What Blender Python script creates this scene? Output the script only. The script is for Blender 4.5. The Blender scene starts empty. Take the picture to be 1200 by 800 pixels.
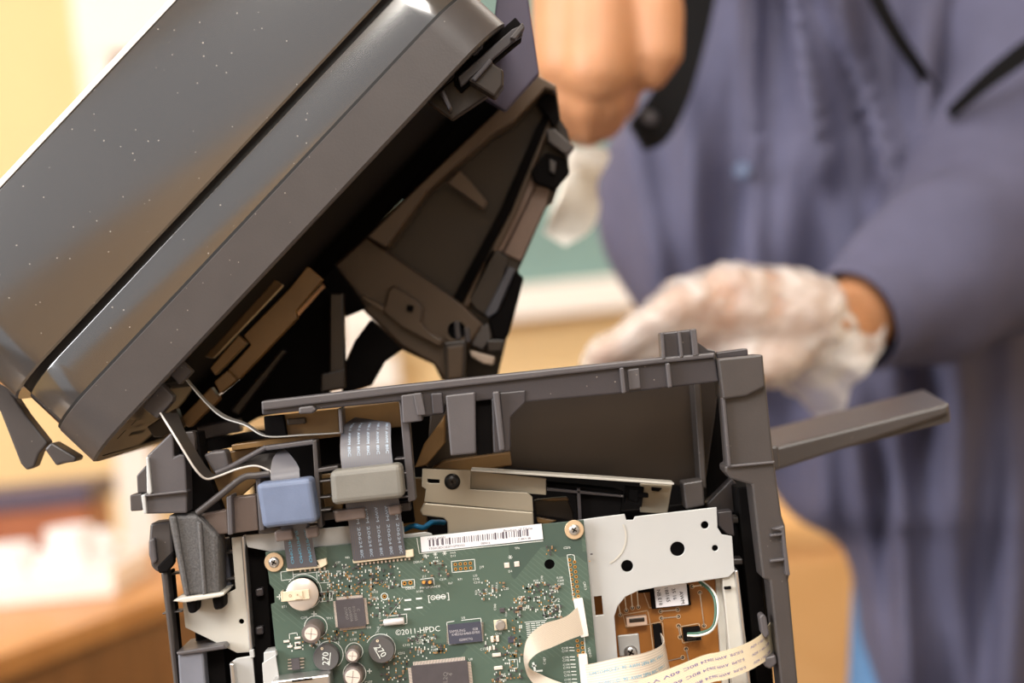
import bpy, bmesh, math, random
from mathutils import Vector, Matrix, noise
random.seed(7)
sc = bpy.context.scene
col = sc.collection
# ------------------------------------------------------------------ camera
S = 0.0004                       # metres per photo pixel in the plane of the circuit board (y = 0)
CD = 0.90                        # distance camera - circuit board
ZC = 1.05                        # camera height
ROLL = math.radians(5.8)
CR, SR = math.cos(ROLL), math.sin(ROLL)
cam = bpy.data.objects.new('camera', bpy.data.cameras.new('camera'))
col.objects.link(cam)
cam.data.sensor_width = 36; cam.data.lens = 36 * CD / (1200 * S)
cam.matrix_world = Matrix(((CR, SR, 0, 0), (0, 0, -1, -CD), (-SR, CR, 0, ZC), (0, 0, 0, 1)))
cam.data.dof.use_dof = True
cam.data.dof.focus_distance = CD + 0.004
cam.data.dof.aperture_fstop = 4.6
cam.data.clip_start = 0.02
sc.camera = cam
# ------------------------------------------------------------------ world, lights, exposure
wd = bpy.data.worlds.new('daylight'); sc.world = wd; wd.use_nodes = True
wd.node_tree.nodes['Background'].inputs[0].default_value = (0.93, 0.96, 1.0, 1)
wd.node_tree.nodes['Background'].inputs[1].default_value = 0.58
sc.view_settings.view_transform = 'Standard'; sc.view_settings.look = 'None'
sc.view_settings.gamma = 1; sc.view_settings.use_curve_mapping = False
sc.view_settings.exposure = 0.25
sc.cycles.use_denoising = True
def area(name, loc, target, size, power, colr):
    l = bpy.data.lights.new(name, 'AREA'); l.shape = 'RECTANGLE'; l.size, l.size_y = size; l.energy = power; l.color = colr
    o = bpy.data.objects.new(name, l); col.objects.link(o); o.location = loc
    o.rotation_euler = (Vector(target) - Vector(loc)).to_track_quat('-Z', 'Y').to_euler()
    return o
area('left_key_light', (-2.4, -1.2, 2.0), (0.1, 0.4, 1.0), (1.6, 1.4), 84, (0.97, 0.98, 1.0))  # key light from the left; no window stands there
area('added_ceiling_light', (0.9, 1.9, 2.68), (0.9, 1.9, 0), (1.2, 1.2), 15, (1.0, 0.95, 0.89))  # overhead lights added out of view to brighten the room
area('added_ceiling_light', (-1.2, 1.9, 2.68), (-1.2, 1.9, 0), (1.2, 1.2), 13, (1.0, 0.95, 0.89))
area('added_ceiling_light', (0.0, -2.3, 2.68), (0.0, -2.3, 0), (1.2, 1.2), 70, (1.0, 0.95, 0.88))  # added to brighten the unseen wall that the lid reflects
area('added_ceiling_light', (0.0, -0.4, 2.68), (0.0, -0.4, 0), (1.2, 1.2), 14, (1.0, 0.95, 0.88))
# ------------------------------------------------------------------ helpers
def lin(r, g, b):
    f = lambda c: c / 12.92 if c <= .04045 else ((c + .055) / 1.055) ** 2.4
    return (f(r / 255), f(g / 255), f(b / 255), 1)
def W(px, py, y=0.0):
    k = S * (CD + y) / CD; dx, dy = (px - 600) * k, (400 - py) * k
    return Vector((dx * CR + dy * SR, y, ZC - dx * SR + dy * CR))
MC = {}
def mat(name, rgb, rough=.5, metal=0., var=.12, scale=60., bump=0., spec=.5, coat=0., dust=0., alpha=None, sss=0., trans=0., emit=0., bscale=900.):
    if name in MC: return MC[name]
    m = bpy.data.materials.new(name); m.use_nodes = True; nt = m.node_tree; N, L = nt.nodes, nt.links
    b = N['Principled BSDF']; c = lin(*rgb)
    tc = N.new('ShaderNodeTexCoord'); nz = N.new('ShaderNodeTexNoise'); nz.inputs['Scale'].default_value = scale; nz.inputs['Detail'].default_value = 5
    L.new(tc.outputs['Object'], nz.inputs['Vector'])
    rp = N.new('ShaderNodeValToRGB'); rp.color_ramp.elements[0].position = .3; rp.color_ramp.elements[1].position = .7
    rp.color_ramp.elements[0].color = tuple(x * (1 - var) for x in c[:3]) + (1,)
    rp.color_ramp.elements[1].color = tuple(min(1, x * (1 + var)) for x in c[:3]) + (1,)
    L.new(nz.outputs['Fac'], rp.inputs['Fac']); out = rp.outputs['Color']
    if dust:
        v = N.new('ShaderNodeTexVoronoi'); v.inputs['Scale'].default_value = 190; v.inputs['Randomness'].default_value = 1
        L.new(tc.outputs['Object'], v.inputs['Vector'])
        n2 = N.new('ShaderNodeTexNoise'); n2.inputs['Scale'].default_value = 25; L.new(tc.outputs['Object'], n2.inputs['Vector'])
        mth = N.new('ShaderNodeMath'); mth.operation = 'MULTIPLY'; mth.inputs[1].default_value = .15 * dust; L.new(n2.outputs['Fac'], mth.inputs[0])
        lt = N.new('ShaderNodeMath'); lt.operation = 'LESS_THAN'; L.new(v.outputs['Distance'], lt.inputs[0]); L.new(mth.outputs[0], lt.inputs[1])
        mx = N.new('ShaderNodeMixRGB'); mx.inputs[2].default_value = lin(150, 142, 132); L.new(lt.outputs[0], mx.inputs[0]); L.new(out, mx.inputs[1]); out = mx.outputs[0]
    L.new(out, b.inputs['Base Color'])
    b.inputs['Roughness'].default_value = rough; b.inputs['Metallic'].default_value = metal
    b.inputs['Specular IOR Level'].default_value = spec; b.inputs['Coat Weight'].default_value = coat
    if trans: b.inputs['Transmission Weight'].default_value = trans
    if sss:
        b.inputs['Subsurface Weight'].default_value = sss; b.inputs['Subsurface Radius'].default_value = (.01, .004, .002)
    if alpha is not None: b.inputs['Alpha'].default_value = alpha
    if emit:
        b.inputs['Emission Color'].default_value = c; b.inputs['Emission Strength'].default_value = emit
    if bump:
        bn = N.new('ShaderNodeTexNoise'); bn.inputs['Scale'].default_value = bscale; L.new(tc.outputs['Object'], bn.inputs['Vector'])
        bp = N.new('ShaderNodeBump'); bp.inputs['Strength'].default_value = bump; bp.inputs['Distance'].default_value = .0004
        L.new(bn.outputs['Fac'], bp.inputs['Height']); L.new(bp.outputs['Normal'], b.inputs['Normal'])
    MC[name] = m
    return m
def woodmat(name, a, b_, scale=6., rough=.4):
    m = bpy.data.materials.new(name); m.use_nodes = True; N, L = m.node_tree.nodes, m.node_tree.links
    tc = N.new('ShaderNodeTexCoord'); mp = N.new('ShaderNodeMapping'); mp.inputs['Scale'].default_value = (1, 8, 1)
    nz = N.new('ShaderNodeTexNoise'); nz.inputs['Scale'].default_value = scale; nz.inputs['Detail'].default_value = 8; nz.inputs['Distortion'].default_value = 1.2
    rp = N.new('ShaderNodeValToRGB'); rp.color_ramp.elements[0].color = lin(*a); rp.color_ramp.elements[1].color = lin(*b_)
    rp.color_ramp.elements[0].position = .3; rp.color_ramp.elements[1].position = .7
    L.new(tc.outputs['Object'], mp.inputs[0]); L.new(mp.outputs[0], nz.inputs['Vector']); L.new(nz.outputs['Fac'], rp.inputs['Fac'])
    L.new(rp.outputs['Color'], N['Principled BSDF'].inputs['Base Color']); N['Principled BSDF'].inputs['Roughness'].default_value = rough
    return m
def ribmat(name, base, stripe, n, rough=.35):
    m = bpy.data.materials.new(name); m.use_nodes = True; N, L = m.node_tree.nodes, m.node_tree.links
    uv = N.new('ShaderNodeUVMap'); uv.uv_map = 'UVMap'; sx = N.new('ShaderNodeSeparateXYZ'); L.new(uv.outputs[0], sx.inputs[0])
    a = N.new('ShaderNodeMath'); a.operation = 'MULTIPLY'; a.inputs[1].default_value = n; L.new(sx.outputs[0], a.inputs[0])
    f = N.new('ShaderNodeMath'); f.operation = 'FRACT'; L.new(a.outputs[0], f.inputs[0])
    g = N.new('ShaderNodeMath'); g.operation = 'LESS_THAN'; g.inputs[1].default_value = .28; L.new(f.outputs[0], g.inputs[0])
    mx = N.new('ShaderNodeMixRGB'); mx.inputs[1].default_value = lin(*base); mx.inputs[2].default_value = lin(*stripe); L.new(g.outputs[0], mx.inputs[0])
    L.new(mx.outputs[0], N['Principled BSDF'].inputs['Base Color']); N['Principled BSDF'].inputs['Roughness'].default_value = rough
    return m
WL = {}
def wl(o): return WL[o.name] if o is not None else Vector((0, 0, 0))
def link(name, me, parent=None, loc=(0, 0, 0)):
    o = bpy.data.objects.new(name, me); col.objects.link(o)
    WL[o.name] = Vector(loc); o.location = Vector(loc) - wl(parent); o.parent = parent
    return o
def build(name, bm, mats, parent=None, bevel=0., smooth=False, base=False, seg=2):
    if not isinstance(mats, (list, tuple)): mats = [mats]
    bmesh.ops.recalc_face_normals(bm, faces=bm.faces[:]) if smooth is not None else None
    vs = [v.co for v in bm.verts]
    lo = Vector([min(v[i] for v in vs) for i in range(3)]); hi = Vector([max(v[i] for v in vs) for i in range(3)])
    c = (lo + hi) / 2
    if base: c.z = lo.z
    for v in bm.verts: v.co -= c
    me = bpy.data.meshes.new(name); bm.to_mesh(me); bm.free()
    for m in mats: me.materials.append(m)
    if smooth:
        me.shade_smooth()
        if smooth == 'auto': me.set_sharp_from_angle(angle=math.radians(40))
    o = link(name, me, parent, c)
    if bevel:
        md = o.modifiers.new('bevel', 'BEVEL'); md.width = bevel; md.segments = seg; md.limit_method = 'ANGLE'; md.angle_limit = math.radians(40)
    return o
def tag(o, label, cat, group=None, kind=None):
    o['label'] = label; o['category'] = cat
    if group: o['group'] = group
    if kind: o['kind'] = kind
    return o
def thing(name, loc, label, cat, group=None):
    return tag(link(name, None, None, loc), label, cat, group)
def b_poly(bm, pts, t, mi=0):
    vs = [bm.verts.new(p) for p in pts]; f = bm.faces.new(vs); f.material_index = mi
    r = bmesh.ops.extrude_face_region(bm, geom=[f])
    nv = [g for g in r['geom'] if isinstance(g, bmesh.types.BMVert)]
    bmesh.ops.translate(bm, verts=nv, vec=Vector(t))
    for g in r['geom']:
        if isinstance(g, bmesh.types.BMFace): g.material_index = mi
    for v in nv:
        for ff in v.link_faces: ff.material_index = mi
def b_prism(bm, px, y0, t, mi=0): b_poly(bm, [W(x, y, y0) for x, y in px], (0, t, 0), mi)
def prism(name, px, y0, t, m, parent=None, bevel=.0005, **k):
    bm = bmesh.new(); b_prism(bm, px, y0, t); return build(name, bm, m, parent, bevel, **k)
def circ(x, y, r, n=20): return [(x + r * math.cos(2 * math.pi * i / n), y + r * math.sin(2 * math.pi * i / n)) for i in range(n)]
def plate(name, px, holes, y0, t, m, parent=None, bevel=.0003):
    bm = bmesh.new(); ed = []
    for lp in [px] + holes:
        vs = [bm.verts.new(W(x, y, y0)) for x, y in lp]
        ed += [bm.edges.new((vs[i], vs[(i + 1) % len(vs)])) for i in range(len(vs))]
    bmesh.ops.triangle_fill(bm, use_beauty=True, use_dissolve=False, edges=ed, normal=(0, -1, 0))
    r = bmesh.ops.extrude_face_region(bm, geom=bm.faces[:])
    bmesh.ops.translate(bm, verts=[g for g in r['geom'] if isinstance(g, bmesh.types.BMVert)], vec=(0, t, 0))
    return build(name, bm, m, parent, bevel)
def b_box(bm, c, sz, rot=None, mi=0):
    M = Matrix.Translation(c)
    if rot is not None: M = M @ rot
    r = bmesh.ops.create_cube(bm, size=1, matrix=M @ Matrix.Diagonal((sz[0], sz[1], sz[2], 1)))
    for v in r['verts']:
        for f in v.link_faces: f.material_index = mi
def b_cbox(bm, px, py, w, h, y0, t, rot=0, mi=0):
    c = W(px, py, 0); c.y = y0 + t / 2
    b_box(bm, c, (w * S, t, h * S), Matrix.Rotation(-rot, 4, 'Y'), mi)
def cbox(name, px, py, w, h, y0, t, m, parent, bevel=.0002, rot=0):
    bm = bmesh.new(); b_cbox(bm, px, py, w, h, y0, t, rot); return build(name, bm, m, parent, bevel)
def box(name, lo, hi, m, parent=None, bevel=0., base=False):
    bm = bmesh.new(); lo, hi = Vector(lo), Vector(hi); b_box(bm, (lo + hi) / 2, hi - lo); return build(name, bm, m, parent, bevel, base=base)
def b_lathe(bm, c, prof, n=28, mi=0, mis=None, axis='y'):
    rings = []
    for r, h in prof:
        ring = []
        for i in range(n if r > 1e-7 else 1):
            a = 2 * math.pi * i / n
            p = (r * math.cos(a), h, r * math.sin(a)) if axis == 'y' else ((r * math.cos(a), r * math.sin(a), h) if axis == 'z' else (h, r * math.cos(a), r * math.sin(a)))
            ring.append(bm.verts.new(Vector(c) + Vector(p)))
        rings.append(ring)
    for j in range(len(rings) - 1):
        a, b = rings[j], rings[j + 1]; k = mis[j] if mis else mi
        for i in range(n):
            if len(a) == 1 and len(b) == 1: continue
            q = [a[0], b[i], b[(i + 1) % n]] if len(a) == 1 else ([a[i], b[0], a[(i + 1) % n]] if len(b) == 1 else [a[i], b[i], b[(i + 1) % n], a[(i + 1) % n]])
            bm.faces.new(q).material_index = k
def lathe(name, c, prof, m, parent=None, n=28, mis=None, axis='y', base=False):
    bm = bmesh.new(); b_lathe(bm, c, prof, n, 0, mis, axis); return build(name, bm, m, parent, smooth='auto', base=base)
def cr(P, t):
    n = len(P) - 1; i = min(int(t * n), n - 1); f = t * n - i
    p0, p1, p2, p3 = P[max(i - 1, 0)], P[i], P[i + 1], P[min(i + 2, n)]
    return .5 * ((2 * p1) + (p2 - p0) * f + (2 * p0 - 5 * p1 + 4 * p2 - p3) * f * f + (3 * p1 - p0 - 3 * p2 + p3) * f ** 3)
def b_tube(bm, P, R, n=10, steps=None, mi=0):
    steps = steps or (len(P) - 1) * 6
    pts = [cr(P, i / steps) for i in range(steps + 1)]
    rs = [R] * (steps + 1) if not isinstance(R, (list, tuple)) else [cr([Vector((r, 0, 0)) for r in R], i / steps).x for i in range(steps + 1)]
    up = Vector((.31, .55, .77)); prev = None
    for i, p in enumerate(pts):
        d = (pts[min(i + 1, steps)] - pts[max(i - 1, 0)]).normalized(); a = d.cross(up).normalized(); b = d.cross(a)
        ring = [bm.verts.new(p + rs[i] * (a * math.cos(2 * math.pi * k / n) + b * math.sin(2 * math.pi * k / n))) for k in range(n)]
        if prev:
            for k in range(n): bm.faces.new((prev[k], ring[k], ring[(k + 1) % n], prev[(k + 1) % n])).material_index = mi
        else: bm.faces.new(ring).material_index = mi
        prev = ring
    bm.faces.new(prev).material_index = mi
def tube(name, P, R, m, parent=None, **k):
    bm = bmesh.new(); b_tube(bm, P, R, **k); return build(name, bm, m, parent, smooth='auto')
class Ribbon:
    """a flat cable: pairs of edge points ((x,y,depth),(x,y,depth)) in photo pixels and metres"""
    def __init__(s, pairs, thick=.0004):
        s.A = [W(*a) for a, b in pairs]; s.B = [W(*b) for a, b in pairs]; s.th = thick
    def at(s, u, v):
        a, b = cr(s.A, u), cr(s.B, u); return a.lerp(b, v)
    def nrm(s, u, v):
        e = .004; d1 = s.at(min(u + e, 1), v) - s.at(max(u - e, 0), v); d2 = s.at(u, 1) - s.at(u, 0)
        n = d1.cross(d2).normalized()
        return n
    def mesh(s, name, m, parent, nu=40, nv=4):
        bm = bmesh.new(); uvl = bm.loops.layers.uv.new('UVMap'); G = []
        for side in (-.5, .5):
            G.append([[bm.verts.new(s.at(i / nu, j / nv) + s.nrm(i / nu, j / nv) * s.th * side) for j in range(nv + 1)] for i in range(nu + 1)])
        def q(vs, uvs):
            f = bm.faces.new(vs)
            for l, w in zip(f.loops, uvs): l[uvl].uv = w
        for k in range(2):
            for i in range(nu):
                for j in range(nv):
                    q([G[k][i][j], G[k][i + 1][j], G[k][i + 1][j + 1], G[k][i][j + 1]], [(j / nv, i / nu), (j / nv, (i + 1) / nu), ((j + 1) / nv, (i + 1) / nu), ((j + 1) / nv, i / nu)])
        for i in range(nu):
            for j in (0, nv): q([G[0][i][j], G[0][i + 1][j], G[1][i + 1][j], G[1][i][j]], [(j / nv, i / nu)] * 4)
        for i in (0, nu):
            for j in range(nv): q([G[0][i][j], G[0][i][j + 1], G[1][i][j + 1], G[1][i][j]], [(j / nv, i / nu)] * 4)
        return build(name, bm, m, parent, smooth='auto')
    def text(s, name, rows, m, parent, face=1, fx_=1, fy_=1):
        """rows: (body, u0, u1, v centre, height in v)"""
        for body, u0, u1, vc, hv in rows:
            bm = bmesh.new(); V, F = txt(body); x0, x1, y0, y1 = ext(V); ids = []
            for x, y in V:
                fx = (x - x0) / (x1 - x0); fy = (y - y0) / (y1 - y0) - .5
                fx = fx if fx_ > 0 else 1 - fx; fy *= fy_
                u = u0 + (u1 - u0) * fx; v = vc + hv * fy
                ids.append(bm.verts.new(s.at(u, v) + s.nrm(u, v) * (s.th * .5 + .00012) * face))
            for f in F:
                try: bm.faces.new([ids[i] for i in f])
                except ValueError: pass
            build(name, bm, m, parent, smooth=None)
TX = {}
def txt(body):
    if body not in TX:
        c = bpy.data.curves.new('t', 'FONT'); c.body = body; c.resolution_u = 2; o = bpy.data.objects.new('t', c)
        me = bpy.data.meshes.new_from_object(o)
        TX[body] = ([(v.co.x, v.co.y) for v in me.vertices], [tuple(p.vertices) for p in me.polygons])
        bpy.data.objects.remove(o); bpy.data.curves.remove(c); bpy.data.meshes.remove(me)
    return TX[body]
def ext(V):
    xs = [v[0] for v in V]; ys = [v[1] for v in V]; return min(xs), max(xs), min(ys), max(ys)
def b_text(bm, body, px, py, h, rot=0, y=-.0002, mi=0, wfac=1., left=False):
    V, F = txt(body); x0, x1, y0, y1 = ext(V); k = h * S / .70; c = W(px, py, 0); c.y = y
    ca, sa = math.cos(math.radians(rot)), math.sin(math.radians(rot)); ids = []
    for x, yy in V:
        a = (x - (x0 if left else (x0 + x1) / 2)) * k * wfac; b = (yy - .35) * k
        ids.append(bm.verts.new(c + Vector((a * ca - b * sa, 0, a * sa + b * ca))))
    for f in F:
        bm.faces.new([ids[i] for i in f]).material_index = mi
def b_line(bm, pts, w, y=-.0002, mi=0, close=False):
    P = [W(x, yy, 0) for x, yy in pts]
    for p in P: p.y = y
    if close: P.append(P[0])
    for a, b in zip(P, P[1:]):
        d = (b - a).normalized(); n = Vector((-d.z, 0, d.x)) * w * S / 2; a2, b2 = a - d * w * S / 2, b + d * w * S / 2
        bm.faces.new([bm.verts.new(q) for q in (a2 + n, b2 + n, b2 - n, a2 - n)]).material_index = mi
def b_ring(bm, x, yy, r, w, y=-.0002, mi=0, n=28, a0=0, a1=360):
    c = W(x, yy, 0); c.y = y; prev = None
    for i in range(n + 1):
        a = math.radians(a0 + (a1 - a0) * i / n); d = Vector((math.cos(a), 0, math.sin(a)))
        cur = (bm.verts.new(c + d * (r - w / 2) * S), bm.verts.new(c + d * (r + w / 2) * S))
        if prev: bm.faces.new((prev[0], prev[1], cur[1], cur[0])).material_index = mi
        prev = cur
# ------------------------------------------------------------------ materials
M_gloss = mat('gloss_black_plastic', (52, 47, 44), .17, var=.05, scale=20, dust=.8, coat=1.0, spec=1.0)
M_gloss.node_tree.nodes['Principled BSDF'].inputs['Coat IOR'].default_value = 1.9; M_gloss.node_tree.nodes['Principled BSDF'].inputs['Coat Roughness'].default_value = .13
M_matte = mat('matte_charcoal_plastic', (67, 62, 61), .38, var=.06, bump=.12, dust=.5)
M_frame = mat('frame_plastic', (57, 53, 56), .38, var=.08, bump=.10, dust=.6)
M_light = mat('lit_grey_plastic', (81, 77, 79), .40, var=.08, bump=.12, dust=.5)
M_tex = mat('textured_dark_grey', (84, 82, 82), .55, var=.35, scale=1200, bump=.5)
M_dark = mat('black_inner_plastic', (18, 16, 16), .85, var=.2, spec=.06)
M_brown = mat('brown_reflection_tone', (36, 28, 23), .36, var=.2, scale=30)  # black plastic; the warm reflection is put into its brown colour
M_amber = mat('amber_reflection_tone', (124, 94, 56), .35, var=.25, scale=25)  # dark plastic with the orange reflection of the room painted in
M_purp = mat('purple_grey_panel', (78, 72, 92), .5, var=.05)
M_zinc = mat('zinc_plate', (190, 191, 190), .42, metal=.15, var=.04, scale=15)
M_cream = mat('cream_metal', (198, 194, 184), .45, metal=.1, var=.05, scale=15)
M_beige = mat('beige_steel', (156, 147, 130), .40, metal=.25, var=.06, scale=12)
M_steel = mat('bright_steel', (200, 198, 196), .28, metal=.85, var=.08)
M_gold = mat('gold_contact', (214, 160, 84), .35, metal=.6, var=.15)
M_blackmetal = mat('black_screw', (30, 27, 26), .35, metal=.4)
M_chip = mat('chip_epoxy', (74, 69, 72), .5, var=.08, scale=200)
M_chipblue = mat('memory_epoxy', (66, 68, 82), .45, var=.06)
M_ind = mat('inductor_grey', (84, 82, 82), .45, var=.06)
M_capbody = mat('capacitor_sleeve', (104, 94, 90), .35, var=.12)
M_captop = mat('capacitor_top', (232, 218, 208), .35, metal=.2, var=.04)
M_batt = mat('battery_steel', (216, 204, 192), .32, metal=.5, var=.04)
M_silk = mat('white_print', (226, 230, 224), .6, var=.02)
M_ivory = mat('ivory_connector', (222, 206, 178), .45, var=.05)
M_label = mat('paper_label', (236, 234, 238), .55, var=.02)
M_ink = mat('label_ink', (88, 80, 92), .6, var=.05)
M_ferB = mat('blue_grey_ferrite', (104, 116, 142), .5, var=.10, scale=70, bump=.2)
M_ferG = mat('grey_ferrite', (120, 117, 110), .48, var=.08, scale=50, bump=.2)
M_bprint = mat('cyan_print', (104, 176, 206), .5)
M_pprint = mat('violet_print', (92, 80, 150), .5)
M_wprint = mat('pale_blue_print', (178, 196, 214), .5)
M_rubW = ribmat('white_ribbon', (232, 220, 204), (206, 192, 176), 18)
M_rubC = ribmat('cream_ribbon', (226, 212, 184), (202, 186, 156), 18)
M_rubD = ribmat('dark_ribbon', (88, 90, 98), (104, 94, 92), 26)
M_rubG = ribmat('grey_ribbon', (140, 138, 138), (156, 154, 150), 26)
def pcbmat(name, a, b_, line, lw):
    m = bpy.data.materials.new(name); m.use_nodes = True; N, L = m.node_tree.nodes, m.node_tree.links; P = N['Principled BSDF']
    tc = N.new('ShaderNodeTexCoord')
    nz = N.new('ShaderNodeTexVoronoi'); nz.distance = 'CHEBYCHEV'; nz.inputs['Scale'].default_value = 22; nz.inputs['Randomness'].default_value = .9
    L.new(tc.outputs['Object'], nz.inputs['Vector']); sp = N.new('ShaderNodeSeparateColor'); L.new(nz.outputs['Color'], sp.inputs[0])
    rp = N.new('ShaderNodeValToRGB'); rp.color_ramp.elements[0].color = lin(*a); rp.color_ramp.elements[1].color = lin(*b_)
    rp.color_ramp.interpolation = 'CONSTANT'; e = rp.color_ramp.elements; e[1].position = .62; L.new(sp.outputs[0], rp.inputs['Fac'])
    mp = N.new('ShaderNodeMapping'); mp.inputs['Rotation'].default_value = (0, math.radians(45), 0); L.new(tc.outputs['Object'], mp.inputs[0])
    wv = N.new('ShaderNodeTexWave'); wv.inputs['Scale'].default_value = 160; wv.bands_direction = 'X'; L.new(mp.outputs[0], wv.inputs['Vector'])
    gt = N.new('ShaderNodeMath'); gt.operation = 'GREATER_THAN'; gt.inputs[1].default_value = .94; L.new(wv.outputs['Fac'], gt.inputs[0])
    g2 = N.new('ShaderNodeMath'); g2.operation = 'GREATER_THAN'; g2.inputs[1].default_value = .68; L.new(sp.outputs[1], g2.inputs[0])
    mu = N.new('ShaderNodeMath'); mu.operation = 'MULTIPLY'; L.new(gt.outputs[0], mu.inputs[0]); L.new(g2.outputs[0], mu.inputs[1])
    m2 = N.new('ShaderNodeMath'); m2.operation = 'MULTIPLY'; m2.inputs[1].default_value = lw; L.new(mu.outputs[0], m2.inputs[0])
    mx = N.new('ShaderNodeMixRGB'); mx.inputs[2].default_value = lin(*line); L.new(m2.outputs[0], mx.inputs[0]); L.new(rp.outputs[0], mx.inputs[1])
    L.new(mx.outputs[0], P.inputs['Base Color']); P.inputs['Roughness'].default_value = .38
    return m
M_pcb = pcbmat('green_solder_mask', (78, 97, 86), (67, 85, 77), (120, 138, 124), .25)
M_pcbB = mat('brown_phenolic', (158, 100, 40), .42, var=.10, scale=40)
# ------------------------------------------------------------------ the room
M_wall = mat('warm_wall', (244, 214, 162), .8, var=.03, scale=2)
M_ceil = mat('ceiling_paint', (242, 238, 230), .8, var=.02, scale=2)
M_floor = woodmat('floor_lino', (84, 80, 82), (98, 94, 94), 5)
M_wood = woodmat('desk_wood', (170, 112, 58), (204, 146, 84), 4)
M_woodD = woodmat('dark_wood', (104, 66, 34), (134, 88, 48), 4)
M_woodL = woodmat('light_wood', (216, 164, 104), (232, 184, 126), 4)
M_white = mat('white_paint', (246, 240, 234), .5, var=.02)
def struct(o, label, cat): return tag(o, label, cat, kind='structure')
struct(box('floor', (-3, -4, -.1), (3.2, 3.4, 0), M_floor), 'dark grey linoleum floor of the workshop room', 'floor')
struct(box('wall_back', (-3, 3.3, 0), (3.2, 3.4, 2.8), M_wall), 'warm cream painted wall far behind the printer', 'wall')
struct(box('wall_left', (-3.1, -1.9, 0), (-3, 3.4, 2.8), M_wall), 'warm cream painted side wall', 'wall')
struct(box('wall_right', (3.2, -1.9, 0), (3.3, 3.4, 2.8), M_wall), 'cream painted side wall on the right', 'wall')
struct(box('ceiling', (-3, -3.0, 2.75), (3.2, 3.4, 2.85), M_ceil), 'white painted ceiling above the workshop', 'ceiling')
struct(box('reflection_wall', (-3, -4.1, 0), (3.2, -4, 1.75), woodmat('reflection_cladding', (206, 170, 128), (232, 206, 172), 3)), 'unseen wood clad half wall added for the lid to reflect', 'wall')  # unseen wall, added and sized for the reflection in the lid
def added_panel(x, y, lab):  # glowing ceiling panels added out of view to go with the lights
    t = thing('added_light_panel', (x, y, 2.69), lab, 'lamp', 'added ceiling light panels')
    bm = bmesh.new()
    for sx, sy, wx, wy in ((0, .63, 1.3, .04), (0, -.63, 1.3, .04), (.63, 0, .04, 1.22), (-.63, 0, .04, 1.22)): b_box(bm, (x + sx, y + sy, 2.72), (wx, wy, .06))
    build('frame', bm, M_white, t)
    box('diffuser', (x - .61, y - .61, 2.70), (x + .61, y + .61, 2.71), mat('added_panel_glow', (255, 240, 220), .5, emit=1.5), t)
added_panel(.9, 1.9, 'unseen ceiling light panel added above the person'); added_panel(-1.2, 1.9, 'unseen ceiling light panel added above the desk with cups'); added_panel(0, -.4, 'unseen ceiling light panel added above the printer'); added_panel(0, -2.3, 'unseen ceiling light panel added to brighten the wood clad half wall')
# small window with white casing, top left
wx = W(102, 0, 3.2).x; zt = W(120, 62, 3.2).z
bm = bmesh.new(); b_box(bm, (wx + .25, 3.26, zt + .12), (.58, .08, .24)); b_box(bm, (wx, 3.26, zt - .35), (.07, .08, .70)); b_box(bm, (wx + .5, 3.26, zt - .35), (.07, .08, .70)); b_box(bm, (wx + .25, 3.25, zt - .74), (.66, .10, .08))
dr = struct(build('window_1', bm, M_white, None, .004), 'white window casing on the cream wall behind the scanner lid', 'window')
box('window_pane', (wx + .035, 3.285, zt - .70), (wx + .465, 3.295, zt), mat('brown_pane', (120, 78, 40), .2), dr)
# green board with white ledge
bt = thing('green_board', W(560, 345, 3.25), 'grey green board with white ledge on the wall behind the printer', 'board')
a, b = W(400, 120, 3.25), W(800, 335, 3.25); zb = W(670, 330, 3.25).z
box('board_panel', (a.x, 3.27, zb), (b.x, 3.29, zb + .75), mat('board_green', (120, 150, 146), .6, var=.06, scale=4), bt)
bm = bmesh.new(); b_box(bm, ((a.x + b.x) / 2, 3.25, zb - .035), (b.x - a.x + .06, .10, .07)); build('ledge', bm, M_white, bt, .004)
bm = bmesh.new(); b_box(bm, ((a.x + b.x) / 2, 3.275, zb + .77), (b.x - a.x + .06, .05, .04)); b_box(bm, (a.x - .02, 3.275, zb + .375), (.04, .05, .75)); b_box(bm, (b.x + .02, 3.275, zb + .375), (.04, .05, .75)); build('frame', bm, M_white, bt, .004)
# desk lower left with cups
yaw = Matrix.Rotation(math.radians(-14), 4, 'Z')
dk = thing('desk', (-.95, 1.75, 0), 'wooden desk carrying a tray of white cups in the blurred background', 'desk')
def dbox(name, lo, hi, m, bev=.003):
    bm = bmesh.new(); lo, hi = Vector(lo), Vector(hi)
    c = Matrix.Translation((-.52, 1.72, 0)) @ yaw
    b_box(bm, c @ ((lo + hi) / 2), hi - lo, yaw); return build(name, bm, m, dk, bev)
dbox('desktop', (-.85, -.75, .72), (0, .75, .75), M_wood)
for lx in (-.83, -.06):
    for ly in (-.73, .68): dbox('leg', (lx, ly, 0), (lx + .05, ly + .05, .72), M_woodD)
dbox('side_panel', (-.03, -.66, .30), (-.01, .66, .72), M_woodD)
tr = W(60, 672, 1.93); tr.z = .75
bm = bmesh.new(); b_box(bm, tr + Vector((-.05, 0, .010)), (.34, .26, .012)); b_box(bm, tr + Vector((-.05, -.125, .022)), (.34, .012, .04)); b_box(bm, tr + Vector((.115, 0, .022)), (.012, .24, .04))
b_box(bm, tr + Vector((-.05, .125, .022)), (.34, .012, .04)); b_box(bm, tr + Vector((-.215, 0, .022)), (.012, .24, .04))
tag(build('tray', bm, M_white, None, .003, base=True), 'white tray with low rim on the wooden desk', 'tray').location.z = .751
M_cup = mat('white_porcelain', (250, 250, 252), .12, var=.01)
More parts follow.
